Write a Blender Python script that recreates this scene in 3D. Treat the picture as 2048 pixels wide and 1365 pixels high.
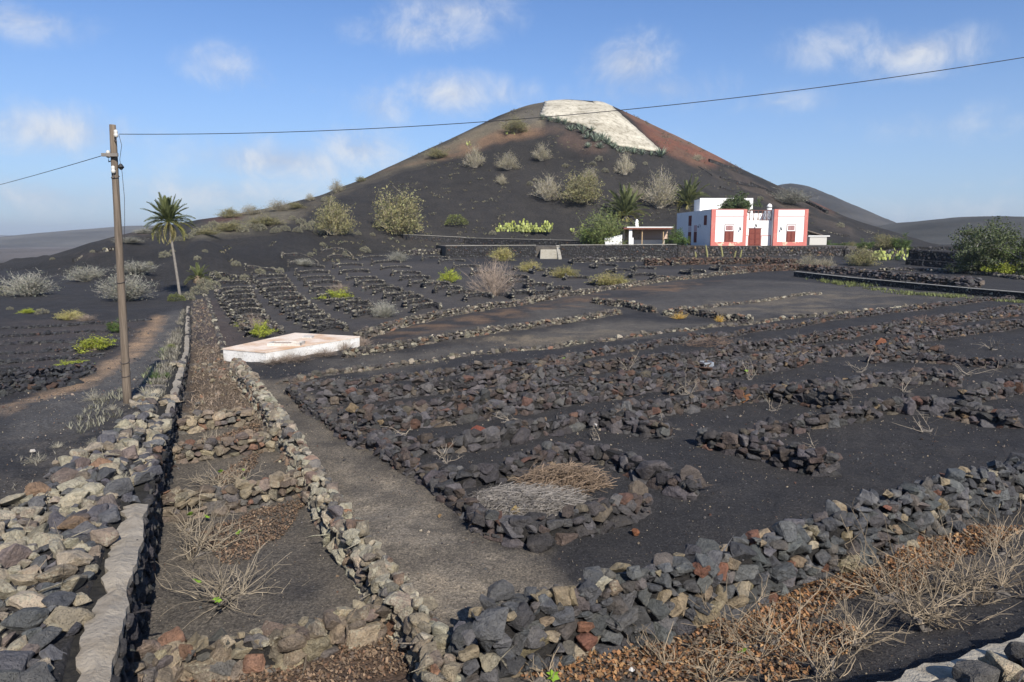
import bpy, bmesh, math, random
import numpy as np
from mathutils import Matrix, Vector, noise as mnoise

for o in list(bpy.data.objects):
    bpy.data.objects.remove(o)
SC = bpy.context.scene
COL = SC.collection
rad = math.radians

# ------------------------------------------------------------------ camera, sky, sun, exposure
EYE = 4.2
PITCH = rad(8.28)
FPX = 1422.2
cam = bpy.data.cameras.new('camera')
cam.lens = 25.0; cam.sensor_width = 36.0; cam.clip_start = 0.1; cam.clip_end = 20000
cob = bpy.data.objects.new('camera', cam); COL.objects.link(cob)
cob.location = (0, 0, EYE); cob.rotation_euler = (math.pi / 2 - PITCH, 0, 0)
SC.camera = cob

SUN_AZ = rad(23)      # to the right of straight behind the camera
SUN_EL = rad(38)
to_sun = Vector((math.sin(SUN_AZ) * math.cos(SUN_EL), -math.cos(SUN_AZ) * math.cos(SUN_EL), math.sin(SUN_EL)))
sl = bpy.data.lights.new('sun', 'SUN'); sl.energy = 4.9; sl.angle = rad(0.53); sl.color = (1.0, 0.94, 0.85)
so = bpy.data.objects.new('sun', sl); COL.objects.link(so); so.location = (20, -40, 60)
so.rotation_euler = to_sun.to_track_quat('Z', 'Y').to_euler()

SC.view_settings.view_transform = 'Standard'; SC.view_settings.look = 'None'
SC.view_settings.exposure = 0.43; SC.view_settings.gamma = 1.0
SC.view_settings.use_curve_mapping = False
SC.cycles.use_denoising = True
SC.cycles.volume_bounces = 0
SC.cycles.max_bounces = 5
SC.cycles.transparent_max_bounces = 8

def pix_dir(px, py):
    yc = 682.5 - py; xc = px - 1024.0
    c, s = math.cos(PITCH), math.sin(PITCH)
    return np.array([xc, FPX * c + yc * s, -FPX * s + yc * c])   # world direction

class NT:
    """small node-tree helper"""
    def __init__(self, nt):
        self.nt = nt; self.n = nt.nodes; self.l = nt.links
    def add(self, t, **k):
        n = self.n.new(t)
        ins = k.pop('ins', {})
        for a, b in k.items(): setattr(n, a, b)
        for a, b in ins.items(): self.put(n.inputs[a], b)
        return n
    def put(self, sock, v):
        if isinstance(v, bpy.types.NodeSocket): self.l.new(v, sock)
        else: sock.default_value = v
    def math(self, op, a, b=None, c=None, clamp=False):
        n = self.add('ShaderNodeMath', operation=op, use_clamp=clamp)
        for i, v in enumerate((a, b, c)):
            if v is not None: self.put(n.inputs[i], v)
        return n.outputs[0]
    def vmath(self, op, a, b=None):
        n = self.add('ShaderNodeVectorMath', operation=op)
        self.put(n.inputs[0], a)
        if b is not None: self.put(n.inputs[1], b)
        return n.outputs['Value'] if op in ('DOT_PRODUCT', 'LENGTH', 'DISTANCE') else n.outputs['Vector']
    def mix(self, f, a, b, mode='MIX'):
        n = self.add('ShaderNodeMix', data_type='RGBA', blend_type=mode)
        self.put(n.inputs[0], f); self.put(n.inputs[6], a); self.put(n.inputs[7], b)
        return n.outputs[2]
    def noise(self, vec, scale, detail=4, rough=0.55, out='Fac', dist=0.0):
        n = self.add('ShaderNodeTexNoise', ins={'Scale': scale, 'Detail': detail, 'Roughness': rough, 'Distortion': dist})
        if vec is not None: self.l.new(vec, n.inputs['Vector'])
        return n.outputs[out]
    def ramp(self, f, stops):
        n = self.add('ShaderNodeValToRGB'); e = n.color_ramp.elements
        while len(e) < len(stops): e.new(0.5)
        for i, (p, c) in enumerate(stops):
            e[i].position = p; e[i].color = tuple(c) + (1,) if len(c) == 3 else c
        self.put(n.inputs[0], f)
        return n.outputs[0]
    def smooth(self, v, a, b):
        n = self.add('ShaderNodeMapRange', interpolation_type='SMOOTHSTEP', ins={'From Min': a, 'From Max': b})
        self.put(n.inputs['Value'], v)
        return n.outputs['Result']

HAZE_SKY = 0.5
SKY_TINT = (.88, 1.10, 1.45, 1)
def build_world():
    w = bpy.data.worlds.new('World'); SC.world = w; w.use_nodes = True
    w.node_tree.nodes.clear(); t = NT(w.node_tree)
    sky = t.add('ShaderNodeTexSky', sky_type='NISHITA', sun_disc=False)
    sky.sun_elevation = SUN_EL; sky.sun_rotation = math.pi - SUN_AZ
    sky.altitude = 300; sky.air_density = 1.0; sky.dust_density = 0.6; sky.ozone_density = 2.2
    d = t.vmath('NORMALIZE', t.add('ShaderNodeTexCoord').outputs['Generated'])
    sep = t.add('ShaderNodeSeparateXYZ', ins={0: d})
    # thin, broken cumulus over the whole sky
    zz = t.math('ADD', t.math('MAXIMUM', sep.outputs[2], 0.0), 0.22)
    plane = t.vmath('DIVIDE', d, t.add('ShaderNodeCombineXYZ', ins={0: zz, 1: zz, 2: zz}).outputs[0])
    big = t.noise(plane, 2.6, 4, 0.55)
    warp = t.noise(d, 15.0, 7, 0.66, dist=0.4)
    total = t.math('MULTIPLY', t.smooth(big, 0.48, 0.85), 0.45)
    # the single cumulus clouds: (px, py) bearing, half width, half height in px, density
    clouds = [(905, 20, 95, 45, .80), (830, 66, 95, 30, .72), (905, 188, 66, 36, .95), (762, 218, 50, 42, .68), (1262, 128, 60, 50, .95),
              (1310, 180, 110, 34, .68), (1835, 106, 80, 38, .95), (1660, 95, 85, 34, .62), (110, 262, 105, 44, .95),
              (40, 40, 90, 36, .75), (560, 322, 130, 36, 1.0), (715, 300, 66, 38, .92), (450, 135, 60, 42, .62),
              (80, 395, 250, 48, .78), (430, 390, 280, 45, .74), (1000, 190, 60, 30, .65), (1560, 205, 70, 22, .55),
              (1900, 250, 170, 36, .45), (1950, 420, 220, 30, .5)]
    for (px, py, hw, hh, dn) in clouds:
        v = pix_dir(px, py); L = np.linalg.norm(v); v = v / L
        rt = np.cross(v, (0, 0, 1)); rt /= np.linalg.norm(rt); up = np.cross(rt, v)
        e = Matrix((tuple(rt), tuple(up), tuple(-v))).transposed().to_euler()
        mp = t.add('ShaderNodeMapping', vector_type='TEXTURE', ins={'Location': tuple(v), 'Rotation': tuple(e), 'Scale': (2.5 * hw / L, 2.0 * hh / L, 0.5)})
        t.l.new(d, mp.inputs['Vector'])
        gr = t.add('ShaderNodeTexGradient', gradient_type='SPHERICAL'); t.l.new(mp.outputs[0], gr.inputs[0])
        total = t.math('MAXIMUM', total, t.math('MULTIPLY', gr.outputs['Fac'], dn))
    f = t.math('ADD', total, t.math('MULTIPLY', t.math('SUBTRACT', warp, 0.5), 1.35))
    total = t.math('MULTIPLY', t.smooth(f, 0.14, 1.30), t.smooth(total, 0.0, 0.35))
    # haze whitens the lowest degrees of the sky
    hz = t.math('MULTIPLY', t.smooth(sep.outputs[2], 0.30, -0.04), HAZE_SKY)
    base = t.mix(1.0, sky.outputs[0], SKY_TINT, 'MULTIPLY')
    base = t.mix(hz, base, (4.4, 5.6, 8.0, 1))
    shade = t.mix(t.smooth(warp, 0.35, 0.65), (5.3, 5.9, 7.3, 1), (8.2, 8.5, 9.0, 1))
    colr = t.mix(t.math('MINIMUM', total, 0.85), base, shade)
    bg = t.add('ShaderNodeBackground', ins={'Color': colr, 'Strength': 0.072})
    w.cycles.sampling_method = 'MANUAL'; w.cycles.sample_map_resolution = 512
    out = t.add('ShaderNodeOutputWorld'); t.l.new(bg.outputs[0], out.inputs[0])
build_world()

# ------------------------------------------------------------------ the lie of the land
_TAB = np.random.default_rng(7).random((256, 256))
def _hash(ix, iy, seed):
    return _TAB[(ix + seed * 37) & 255, (iy + seed * 91) & 255]
def vnoise(x, y, seed=0):
    x = np.asarray(x, float); y = np.asarray(y, float); ix = np.floor(x).astype(np.int32); iy = np.floor(y).astype(np.int32); fx = x - ix; fy = y - iy
    fx = fx * fx * (3 - 2 * fx); fy = fy * fy * (3 - 2 * fy)
    a = _hash(ix, iy, seed); b = _hash(ix + 1, iy, seed); c = _hash(ix, iy + 1, seed); e = _hash(ix + 1, iy + 1, seed)
    return (a * (1 - fx) + b * fx) * (1 - fy) + (c * (1 - fx) + e * fx) * fy - 0.5
def fbm(x, y, seed=0, octs=4):
    s = 0; a = 1.0
    for k in range(octs):
        s = s + a * vnoise(x, y, seed + k * 17); x = x * 2.03; y = y * 2.03; a *= 0.5
    return s
def sstep(v, a, b):
    t = np.clip((v - a) / (b - a), 0, 1); return t * t * (3 - 2 * t)

def flat(px, py, z):                      # pixel -> point on a level at height z
    d = pix_dir(px, py); k = (z - EYE) / d[2]
    return d[0] * k, d[1] * k
def atdepth(px, py, depth):               # pixel -> point at ground distance `depth` (along y)
    d = pix_dir(px, py); k = depth / d[1]
    return np.array([d[0] * k, depth, EYE + d[2] * k])

M_LINE = np.array([(-1.2, 0.8), (-2.95, 4.68), (-4.45, 8.2), (-6.0, 11.96), (-10.5, 22.7), (-16.7, 36.6)])
def m_side(x, y):                         # distance to the left of the plaster-topped wall (positive on its left)
    xl = np.interp(y, M_LINE[:, 1], M_LINE[:, 0], left=-1.2)
    xl = np.where(y > 36.6, -16.7 - 0.46 * (y - 36.6), xl)
    return (xl - x) * 0.91

def plain(x, y):
    r = np.hypot(x, np.maximum(y, 0) + np.minimum(y, 0) * 0.3)
    yy = np.where(y > 0, np.maximum(y, 0.45 * r), y)
    z = np.interp(yy, [-200, -6, 0, 75, 92, 110, 150, 300, 1000, 12000], [0.5, 0.5, 0, 1.0, 1.7, 2.3, 2.2, -1.5, -14, -16])
    z = z - 13.0 * sstep(r, 72, 260) * sstep(-x / np.maximum(y, 1.0), 0.34, 0.62) * (1 - sstep(r, 400, 1100))
    dl = m_side(x, y)
    h = np.interp(y, [4, 9, 13, 16, 24, 36, 48], [1.0, 0.98, 0.72, 0.5, 0.30, 0.16, 0.0])
    z = z + h * sstep(dl, 0.05, 0.30) * (1 - 0.55 * sstep(dl, 5.0, 13.0))
    # mound under the pole
    z = z + 0.16 * np.exp(-((x + 8.2) ** 2 + (y - 13.6) ** 2) / 5.0)
    # bank on which the photographer stands, with the plaster-topped wall holding it on the right
    sd = -((x - 2.46) * -0.38 + (y - 4.72) * 0.925)
    z = z + 0.86 * sstep(sd, 0.04, 0.25) * sstep(x, 1.0, 1.9)
    z = z + 0.55 * (1 - sstep(-sd, 0.0, 1.7)) * (1 - sstep(sd, 0.04, 0.25)) * sstep(x, 0.6, 2.2)
    z = z + np.interp(y, [-3, 0.8, 3.4], [2.6, 2.3, 0.0]) * (y < 3.4)
    return z

HP = np.array([  # px, foot depth, crest depth, crest pixel row
    (-900, 55, 60, 700), (-350, 52, 64, 640), (0, 47, 72, 549), (120, 44, 86, 505), (240, 43, 100, 472), (300, 43, 108, 457), (420, 48, 122, 437),
    (480, 54, 128, 426), (560, 65, 136, 412), (640, 76, 146, 391), (720, 88, 156, 361), (800, 98, 168, 324), (900, 106, 182, 279),
    (1000, 111, 194, 231), (1060, 113, 200, 209), (1130, 114, 203, 198), (1210, 115, 203, 205), (1300, 116, 201, 247), (1400, 117, 196, 296),
    (1500, 119, 190, 346), (1600, 122, 184, 392), (1700, 125, 178, 438), (1780, 130, 174, 461), (1880, 138, 174, 492), (2300, 150, 178, 640), (3200, 160, 180, 700)], float)
HP_Z = np.array([atdepth(p[0], p[3], p[2])[2] for p in HP])
HP_U = np.array([pix_dir(p[0], p[3])[0] / pix_dir(p[0], p[3])[1] for p in HP])
def _smooth_table(v):
    u = np.linspace(HP_U[0], HP_U[-1], 900); a = np.interp(u, HP_U, v)
    k = np.hanning(15); k /= k.sum()
    return u, np.convolve(np.pad(a, 7, mode='edge'), k, mode='valid')
UF, VF = _smooth_table(HP[:, 1]); UC, VC = _smooth_table(HP[:, 2]); UZ, VZ = _smooth_table(HP_Z)
def hill(x, y):
    y_ = np.maximum(y, 5.0); u = x / y_
    f = np.interp(u, UF, VF); c = np.interp(u, UC, VC); zc = np.interp(u, UZ, VZ)
    s = (y - f) / (c - f); s = np.where(s > 1, 1 - (s - 1) * 0.8, s)
    zf = np.interp(f, [40, 75, 110, 160], [0.5, 1.0, 2.3, 2.2]) - 0.1
    sc = np.clip(s, 0, 1)
    k = 0.5
    prof = (1 - k) * sc + k * sc * sc * (3 - 2 * sc)
    prof = np.where(sc < 0.14, prof * (sc / 0.14) ** 0.25, prof)
    z = zf + (zc - zf) * prof
    z = z + np.where(s < 0, s * 6.0, 0)
    amp = np.clip(sc * 4, 0, 1) * np.clip((1 - sc) * 3, 0.12, 1)
    z = z + amp * (0.9 * fbm(x / 22.0, y / 26.0, 5, 3) + 0.5 * fbm(x / 5.0 + y / 11, y / 14.0, 9, 3) )
    # gullies running down the slope
    g = vnoise(u * 26.0 + 0.4 * fbm(x / 18., y / 18., 3, 2), y / 160.0, 31)
    g2 = vnoise(u * 90.0 + 0.8 * fbm(x / 9., y / 9., 13, 2), y / 60.0, 33)
    return z + amp * (1.3 * g + 0.45 * g2)
def terrain(x, y):
    x = np.asarray(x, float); y = np.asarray(y, float)
    p = plain(x, y); r = np.hypot(x, y)
    near = 1 - sstep(r, 40, 90)
    p = p + near * (0.13 * fbm(x / 2.6, y / 2.6, 1, 3) + 0.055 * fbm(x / 0.6, y / 0.6, 7, 3))
    p = p + sstep(r, 400, 1500) * 9.0 * fbm(x / 420., y / 420., 2, 4) * np.interp(r, [0, 2500, 8000], [1, 1, 0.3])
    p = p + sstep(r, 120, 260) * 1.0 * fbm(x / 20., y / 20., 21, 4)
    return np.maximum(p, hill(x, y))
def T(x, y):
    return float(terrain(np.array([x]), np.array([y]))[0])
_R = np.concatenate([np.linspace(1.5, 40, 60), np.geomspace(40.5, 300, 90), np.geomspace(305, 7000, 40)])
def at(px, py):                           # where the line of sight through a pixel meets the land
    d = pix_dir(px, py); d = d / d[1]; R = _R
    for _ in range(2):
        g = terrain(d[0] * R, R) - (EYE + d[2] * R)
        i = int(np.argmax(g > 0))
        if g[i] <= 0: i = len(R) - 1
        i = max(i, 1); R = np.linspace(R[i - 1], R[i], 9)
    g = terrain(d[0] * R, R) - (EYE + d[2] * R); i = max(1, int(np.argmax(g > 0))); a, b = g[i - 1], g[i]
    r = R[i - 1] + (R[i] - R[i - 1]) * float(np.clip(-a / (b - a + 1e-9), 0, 1))
    x = d[0] * r
    return Vector((x, r, T(x, r)))
def bearing(px, depth):                   # point of the land at a bearing and distance
    d = pix_dir(px, 480); x = d[0] / d[1] * depth
    return Vector((x, depth, T(x, depth)))
def project(x, y, z):
    c, s = math.cos(PITCH), math.sin(PITCH)
    dep = y * c - (z - EYE) * s; dep = np.where(dep < 0.05, 0.05, dep)
    up = y * s + (z - EYE) * c
    return 1024 + FPX * x / dep, 682.5 - FPX * up / dep, dep
def metres(px_len, p):                    # picture length at point p -> metres
    return px_len * project(p[0], p[1], p[2])[2] / FPX

# ------------------------------------------------------------------ objects, meshes
def tag(o, label=None, cat=None, group=None, kind=None):
    if label: o['label'] = label
    if cat: o['category'] = cat
    if group: o['group'] = group
    if kind: o['kind'] = kind
    return o
def empty(name, loc=(0, 0, 0), rz=0, label=None, cat=None, group=None):
    o = bpy.data.objects.new(name, None); COL.objects.link(o); o.location = loc; o.rotation_euler = (0, 0, rz)
    o.empty_display_size = 0.1
    return tag(o, label, cat, group, 'thing')
def link(name, me, parent=None, loc=None):
    o = bpy.data.objects.new(name, me); COL.objects.link(o)
    if parent is not None: o.parent = parent
    if loc is not None: o.location = loc
    return o
class MB:
    """collects triangles as numpy arrays; colours per vertex"""
    def __init__(self): self.v = []; self.f = []; self.c = []; self.n = 0
    def add(self, v, f, c=(1, 1, 1, 1)):
        v = np.asarray(v, float).reshape(-1, 3); f = np.asarray(f, np.int64).reshape(-1, 3)
        self.v.append(v); self.f.append(f + self.n); self.n += len(v)
        c = np.asarray(c, float); c = np.broadcast_to(c if c.shape[-1] == 4 else np.append(c, 1.0), (len(v), 4)) if c.ndim == 1 else c
        self.c.append(c)
    def box(self, x0, x1, y0, y1, z0, z1, c=(1, 1, 1, 1)):
        v = [(x, y, z) for x in (x0, x1) for y in (y0, y1) for z in (z0, z1)]
        q = [(0, 1, 3, 2), (4, 6, 7, 5), (0, 4, 5, 1), (2, 3, 7, 6), (0, 2, 6, 4), (1, 5, 7, 3)]
        self.add(v, [t for a, b, cc, d in q for t in ((a, b, cc), (a, cc, d))], c)
        return self
    def prism(self, poly, z0, z1, c=(1, 1, 1, 1)):       # vertical prism over a convex outline
        n = len(poly); z0 = [z0] * n if np.isscalar(z0) else z0; z1 = [z1] * n if np.isscalar(z1) else z1
        v = [(p[0], p[1], z0[i]) for i, p in enumerate(poly)] + [(p[0], p[1], z1[i]) for i, p in enumerate(poly)]
        f = []
        for i in range(n):
            j = (i + 1) % n; f += [(i, j, n + j), (i, n + j, n + i)]
        for i in range(1, n - 1): f += [(n, n + i, n + i + 1), (0, i + 1, i)]
        self.add(v, f, c); return self
    def tube(self, pts, radii, sides=5, c=(1, 1, 1, 1), cap=True):
        P = np.asarray(pts, float); n = len(P); R = np.broadcast_to(np.asarray(radii, float), (n,))
        tan = np.gradient(P, axis=0); tan /= np.linalg.norm(tan, axis=1)[:, None] + 1e-9
        ref = np.array([0, 0, 1.0]) if abs(tan[:, 2]).mean() < 0.8 else np.array([1.0, 0, 0])
        a = np.cross(tan, ref); a /= np.linalg.norm(a, axis=1)[:, None] + 1e-9; b = np.cross(tan, a)
        ang = np.arange(sides) * 2 * math.pi / sides
        V = P[:, None, :] + R[:, None, None] * (np.cos(ang)[None, :, None] * a[:, None, :] + np.sin(ang)[None, :, None] * b[:, None, :])
        V = V.reshape(-1, 3)
        i = np.arange(n - 1)[:, None] * sides; k = np.arange(sides)[None, :]; k2 = (k + 1) % sides
        f = np.stack([np.stack([i + k, i + k2, i + sides + k2], -1), np.stack([i + k, i + sides + k2, i + sides + k], -1)], 2).reshape(-1, 3)
        if cap:
            ex = [(0, j + 1, j) for j in range(1, sides - 1)] + [((n - 1) * sides, (n - 1) * sides + j, (n - 1) * sides + j + 1) for j in range(1, sides - 1)]
            f = np.concatenate([f, np.array(ex)])
        self.add(V, f, c); return self
    def lathe(self, prof, centre=(0, 0, 0), sides=12, c=(1, 1, 1, 1)):
        cx, cy, cz = centre; ang = np.arange(sides) * 2 * math.pi / sides; n = len(prof)
        V = np.array([(cx + r * math.cos(a), cy + r * math.sin(a), cz + z) for r, z in prof for a in ang])
        f = []
        for i in range(n - 1):
            for k in range(sides):
                k2 = (k + 1) % sides
                f += [(i * sides + k, i * sides + k2, (i + 1) * sides + k2), (i * sides + k, (i + 1) * sides + k2, (i + 1) * sides + k)]
        f += [((n - 1) * sides, (n - 1) * sides + j, (n - 1) * sides + j + 1) for j in range(1, sides - 1)]
        self.add(V, f, c); return self
    def mesh(self, name, mat=None, smooth=False):
        V = np.concatenate(self.v); F = np.concatenate(self.f); C = np.concatenate(self.c)
        me = bpy.data.meshes.new(name)
        me.vertices.add(len(V)); me.vertices.foreach_set('co', V.astype(np.float32).ravel())
        me.loops.add(len(F) * 3); me.loops.foreach_set('vertex_index', F.astype(np.int32).ravel())
        me.polygons.add(len(F)); me.polygons.foreach_set('loop_start', np.arange(0, len(F) * 3, 3, dtype=np.int32))
        at_ = me.color_attributes.new('Col', 'FLOAT_COLOR', 'POINT'); at_.data.foreach_set('color', C.astype(np.float32).ravel())
        me.update(calc_edges=True)
        me.polygons.foreach_set('use_smooth', np.full(len(F), smooth, dtype=bool))
        if mat: me.materials.append(mat)
        return me
    def build(self, name, mat, parent=None, smooth=False, loc=None):
        return link(name, self.mesh(name, mat, smooth), parent, loc)

# ------------------------------------------------------------------ materials
MATS = {}
def mat(name, fn):
    m = bpy.data.materials.new(name); m.use_nodes = True; m.node_tree.nodes.clear(); t = NT(m.node_tree)
    bs = t.add('ShaderNodeBsdfPrincipled'); bs.inputs['Roughness'].default_value = 0.9
    bs.inputs['Specular IOR Level'].default_value = 0.25
    out = t.add('ShaderNodeOutputMaterial'); t.l.new(bs.outputs[0], out.inputs[0])
    fn(t, bs); MATS[name] = m
    return m
def pos(t): return t.add('ShaderNodeNewGeometry').outputs['Position']
def bump(t, bs, h, strength, dist):
    b = t.add('ShaderNodeBump', ins={'Strength': strength, 'Distance': dist, 'Height': h}); t.l.new(b.outputs[0], bs.inputs['Normal'])
def attr(t):
    a = t.add('ShaderNodeAttribute', attribute_name='Col'); return a

def m_stone(t, bs):
    a = attr(t); oi = t.add('ShaderNodeObjectInfo'); p = pos(t)
    base = t.mix(1.0, a.outputs['Color'], oi.outputs['Color'], 'MULTIPLY')
    n1 = t.noise(p, 9.0, 5, 0.62); n2 = t.noise(p, 42.0, 4, 0.6); n3 = t.noise(p, 3.1, 3, 0.5)
    mul = t.ramp(n1, [(0.28, (0.62, 0.62, 0.64)), (0.5, (1, 1, 1)), (0.72, (1.45, 1.4, 1.32))])
    base = t.mix(1.0, base, mul, 'MULTIPLY')
    base = t.mix(t.math('MULTIPLY', t.smooth(n2, 0.55, 0.75), 0.35), base, (0.03, 0.028, 0.028, 1))
    amt = t.math('MULTIPLY', a.outputs['Alpha'], oi.outputs['Alpha'])
    li = t.math('ADD', t.math('MULTIPLY', n3, 0.5), t.math('MULTIPLY', n2, 0.5))
    lf = t.smooth(t.math('ADD', li, t.math('MULTIPLY', t.math('SUBTRACT', amt, 0.5), 0.36)), 0.53, 0.66)
    lf = t.math('MULTIPLY', lf, t.math('MULTIPLY', t.math('MINIMUM', t.math('MULTIPLY', amt, 3.0), 1.0), 0.85))
    lcol = t.mix(n1, (0.26, 0.235, 0.165, 1), (0.56, 0.52, 0.40, 1))
    base = t.mix(lf, base, lcol)
    t.l.new(base, bs.inputs['Base Color'])
    vo = t.add('ShaderNodeTexVoronoi', ins={'Scale': 60.0}); t.l.new(p, vo.inputs['Vector'])
    pits = t.smooth(vo.outputs['Distance'], 0.30, 0.05)
    h = t.math('ADD', t.math('MULTIPLY', t.noise(p, 16.0, 6, 0.68), 1.0), t.math('MULTIPLY', pits, -0.35))
    bump(t, bs, h, 1.0, 0.085)
mat('stone', m_stone)

def m_ground(t, bs):
    a = attr(t); p = pos(t)
    n0 = t.noise(p, 0.23, 4, 0.6); n1 = t.noise(p, 1.7, 5, 0.6); n2 = t.noise(p, 14.0, 5, 0.7); n3 = t.noise(p, 34.0, 4, 0.75)
    base = t.mix(1.0, a.outputs['Color'], t.ramp(n1, [(0.3, (0.80, 0.80, 0.82)), (0.5, (1, 1, 1)), (0.72, (1.28, 1.24, 1.18))]), 'MULTIPLY')
    base = t.mix(1.0, base, t.ramp(n0, [(0.3, (0.86, 0.87, 0.9)), (0.7, (1.16, 1.13, 1.08))]), 'MULTIPLY')
    base = t.mix(1.0, base, t.ramp(n2, [(0.3, (0.72, 0.72, 0.72)), (0.5, (1, 1, 1)), (0.7, (1.35, 1.33, 1.3))]), 'MULTIPLY')
    base = t.mix(1.0, base, t.ramp(n3, [(0.30, (0.35, 0.35, 0.36)), (0.5, (1, 1, 1)), (0.70, (2.1, 2.05, 2.0))]), 'MULTIPLY')
    vo = t.add('ShaderNodeTexVoronoi', ins={'Scale': 13.0}); t.l.new(p, vo.inputs['Vector'])
    speck = t.math('MULTIPLY', t.smooth(vo.outputs['Distance'], 0.13, 0.06), t.math('GREATER_THAN', t.math('FRACT', t.math('MULTIPLY', t.add('ShaderNodeSeparateColor', ins={0: vo.outputs['Color']}).outputs[0], 7.3)), 0.72))
    base = t.mix(t.math('MULTIPLY', speck, 0.55), base, (0.22, 0.19, 0.15, 1))
    t.l.new(base, bs.inputs['Base Color']); bs.inputs['Roughness'].default_value = 0.95
    h = t.math('ADD', t.math('MULTIPLY', n2, 0.6), t.math('MULTIPLY', n3, 0.5))
    h = t.math('ADD', h, t.math('MULTIPLY', n1, 1.2))
    bump(t, bs, h, 0.75, 0.06)
mat('ground', m_ground)

def m_hill(t, bs):
    a = attr(t); p = pos(t)
    n0 = t.noise(p, 0.06, 4, 0.6); n1 = t.noise(p, 0.35, 6, 0.62); n2 = t.noise(p, 3.2, 6, 0.72)
    base = t.mix(1.0, a.outputs['Color'], t.ramp(n1, [(0.3, (0.80, 0.80, 0.82)), (0.5, (1, 1, 1)), (0.72, (1.26, 1.22, 1.16))]), 'MULTIPLY')
    base = t.mix(1.0, base, t.ramp(n0, [(0.3, (0.82, 0.83, 0.86)), (0.7, (1.18, 1.15, 1.1))]), 'MULTIPLY')
    base = t.mix(1.0, base, t.ramp(n2, [(0.3, (0.5, 0.5, 0.5)), (0.5, (1, 1, 1)), (0.72, (1.75, 1.7, 1.62))]), 'MULTIPLY')
    t.l.new(base, bs.inputs['Base Color']); bs.inputs['Roughness'].default_value = 0.97
    bump(t, bs, t.math('ADD', n2, n1), 0.8, 0.4)
mat('hillside', m_hill)

def vcol(rough=0.85, bscale=None, bd=0.01, var=0.25, spec=0.25, vscale=6.0):
    def f(t, bs):
        a = attr(t); p = pos(t); oi = t.add('ShaderNodeObjectInfo')
        base = t.mix(1.0, a.outputs['Color'], oi.outputs['Color'], 'MULTIPLY')
        n = t.noise(p, vscale, 4, 0.6)
        base = t.mix(1.0, base, t.ramp(n, [(0.25, (1 - var,) * 3), (0.75, (1 + var,) * 3)]), 'MULTIPLY')
        t.l.new(base, bs.inputs['Base Color']); bs.inputs['Roughness'].default_value = rough; bs.inputs['Specular IOR Level'].default_value = spec
        if bscale: bump(t, bs, t.noise(p, bscale, 5, 0.65), 0.6, bd)
    return f
mat('twig', vcol(0.9, 60, 0.004))
mat('paint', vcol(0.8, 4.0, 0.02, 0.06, vscale=0.8))
mat('timber', vcol(0.85, 20.0, 0.01, 0.25))
def m_pole(t, bs):
    p = pos(t); mp = t.add('ShaderNodeMapping', ins={'Scale': (14, 14, .5)}); t.l.new(p, mp.inputs[0]); n = t.noise(mp.outputs[0], 3.0, 6, .7); n2 = t.noise(p, 1.2, 3, .5)
    base = t.mix(n2, (.19, .145, .105, 1), (.15, .125, .10, 1)); base = t.mix(1.0, base, t.ramp(n, [(.3, (.45, .43, .42)), (.55, (1, 1, 1)), (.75, (1.3, 1.28, 1.24))]), 'MULTIPLY')
    t.l.new(base, bs.inputs['Base Color']); bump(t, bs, n, .7, .02)
mat('polewood', m_pole)
mat('metal', vcol(0.5, None, 0, 0.05, 0.5))
def m_leaf(t, bs):
    a = attr(t); oi = t.add('ShaderNodeObjectInfo')
    base = t.mix(1.0, a.outputs['Color'], oi.outputs['Color'], 'MULTIPLY')
    t.l.new(base, bs.inputs['Base Color']); bs.inputs['Roughness'].default_value = 0.65
    tr = t.add('ShaderNodeBsdfTranslucent'); t.l.new(base, tr.inputs[0])
    mx = t.add('ShaderNodeMixShader', ins={0: 0.22}); t.l.new(bs.outputs[0], mx.inputs[1]); t.l.new(tr.outputs[0], mx.inputs[2])
    out = [n for n in t.n if n.type == 'OUTPUT_MATERIAL'][0]; t.l.new(mx.outputs[0], out.inputs[0])
mat('leaf', m_leaf)
def m_plaster(t, bs):
    a = attr(t); p = pos(t)
    n1 = t.noise(p, 2.3, 6, 0.65); n2 = t.noise(p, 18.0, 5, 0.7); n3 = t.noise(p, 0.7, 3, 0.5)
    base = t.mix(1.0, a.outputs['Color'], t.ramp(n1, [(0.3, (0.72, 0.68, 0.62)), (0.5, (1, 1, 1)), (0.7, (1.12, 1.12, 1.12))]), 'MULTIPLY')
    base = t.mix(t.math('MULTIPLY', t.smooth(n2, 0.52, 0.72), 0.5), base, (0.13, 0.115, 0.09, 1))
    base = t.mix(t.math('MULTIPLY', t.smooth(n3, 0.5, 0.7), 0.3), base, (0.22, 0.2, 0.16, 1))
    t.l.new(base, bs.inputs['Base Color']); bump(t, bs, t.math('ADD', n2, n1), 0.8, 0.04)
mat('plaster', m_plaster)
def m_cistern(t, bs):
    a = attr(t); p = pos(t)
    n1 = t.noise(p, 0.7, 6, 0.62); n2 = t.noise(p, 5.0, 5, 0.7)
    base = t.mix(t.smooth(n1, 0.40, 0.62), a.outputs['Color'], t.mix(1.0, a.outputs['Color'], (0.74, 0.56, 0.42, 1), 'MULTIPLY'))
    base = t.mix(t.math('MULTIPLY', t.smooth(n2, 0.56, 0.75), 0.4), base, (0.3, 0.24, 0.18, 1))
    t.l.new(base, bs.inputs['Base Color']); bump(t, bs, n2, 0.5, 0.03)
mat('cistern', m_cistern)
def m_housewall(t, bs):
    a = attr(t); p = pos(t)
    n1 = t.noise(p, 0.9, 5, 0.6); n2 = t.noise(p, 7.0, 5, 0.7)
    base = t.mix(t.math('MULTIPLY', t.smooth(n1, 0.52, 0.75), 0.16), a.outputs['Color'], (0.5, 0.47, 0.42, 1))
    t.l.new(base, bs.inputs['Base Color']); bump(t, bs, n2, 0.3, 0.02)
mat('limewash', m_housewall)
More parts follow.
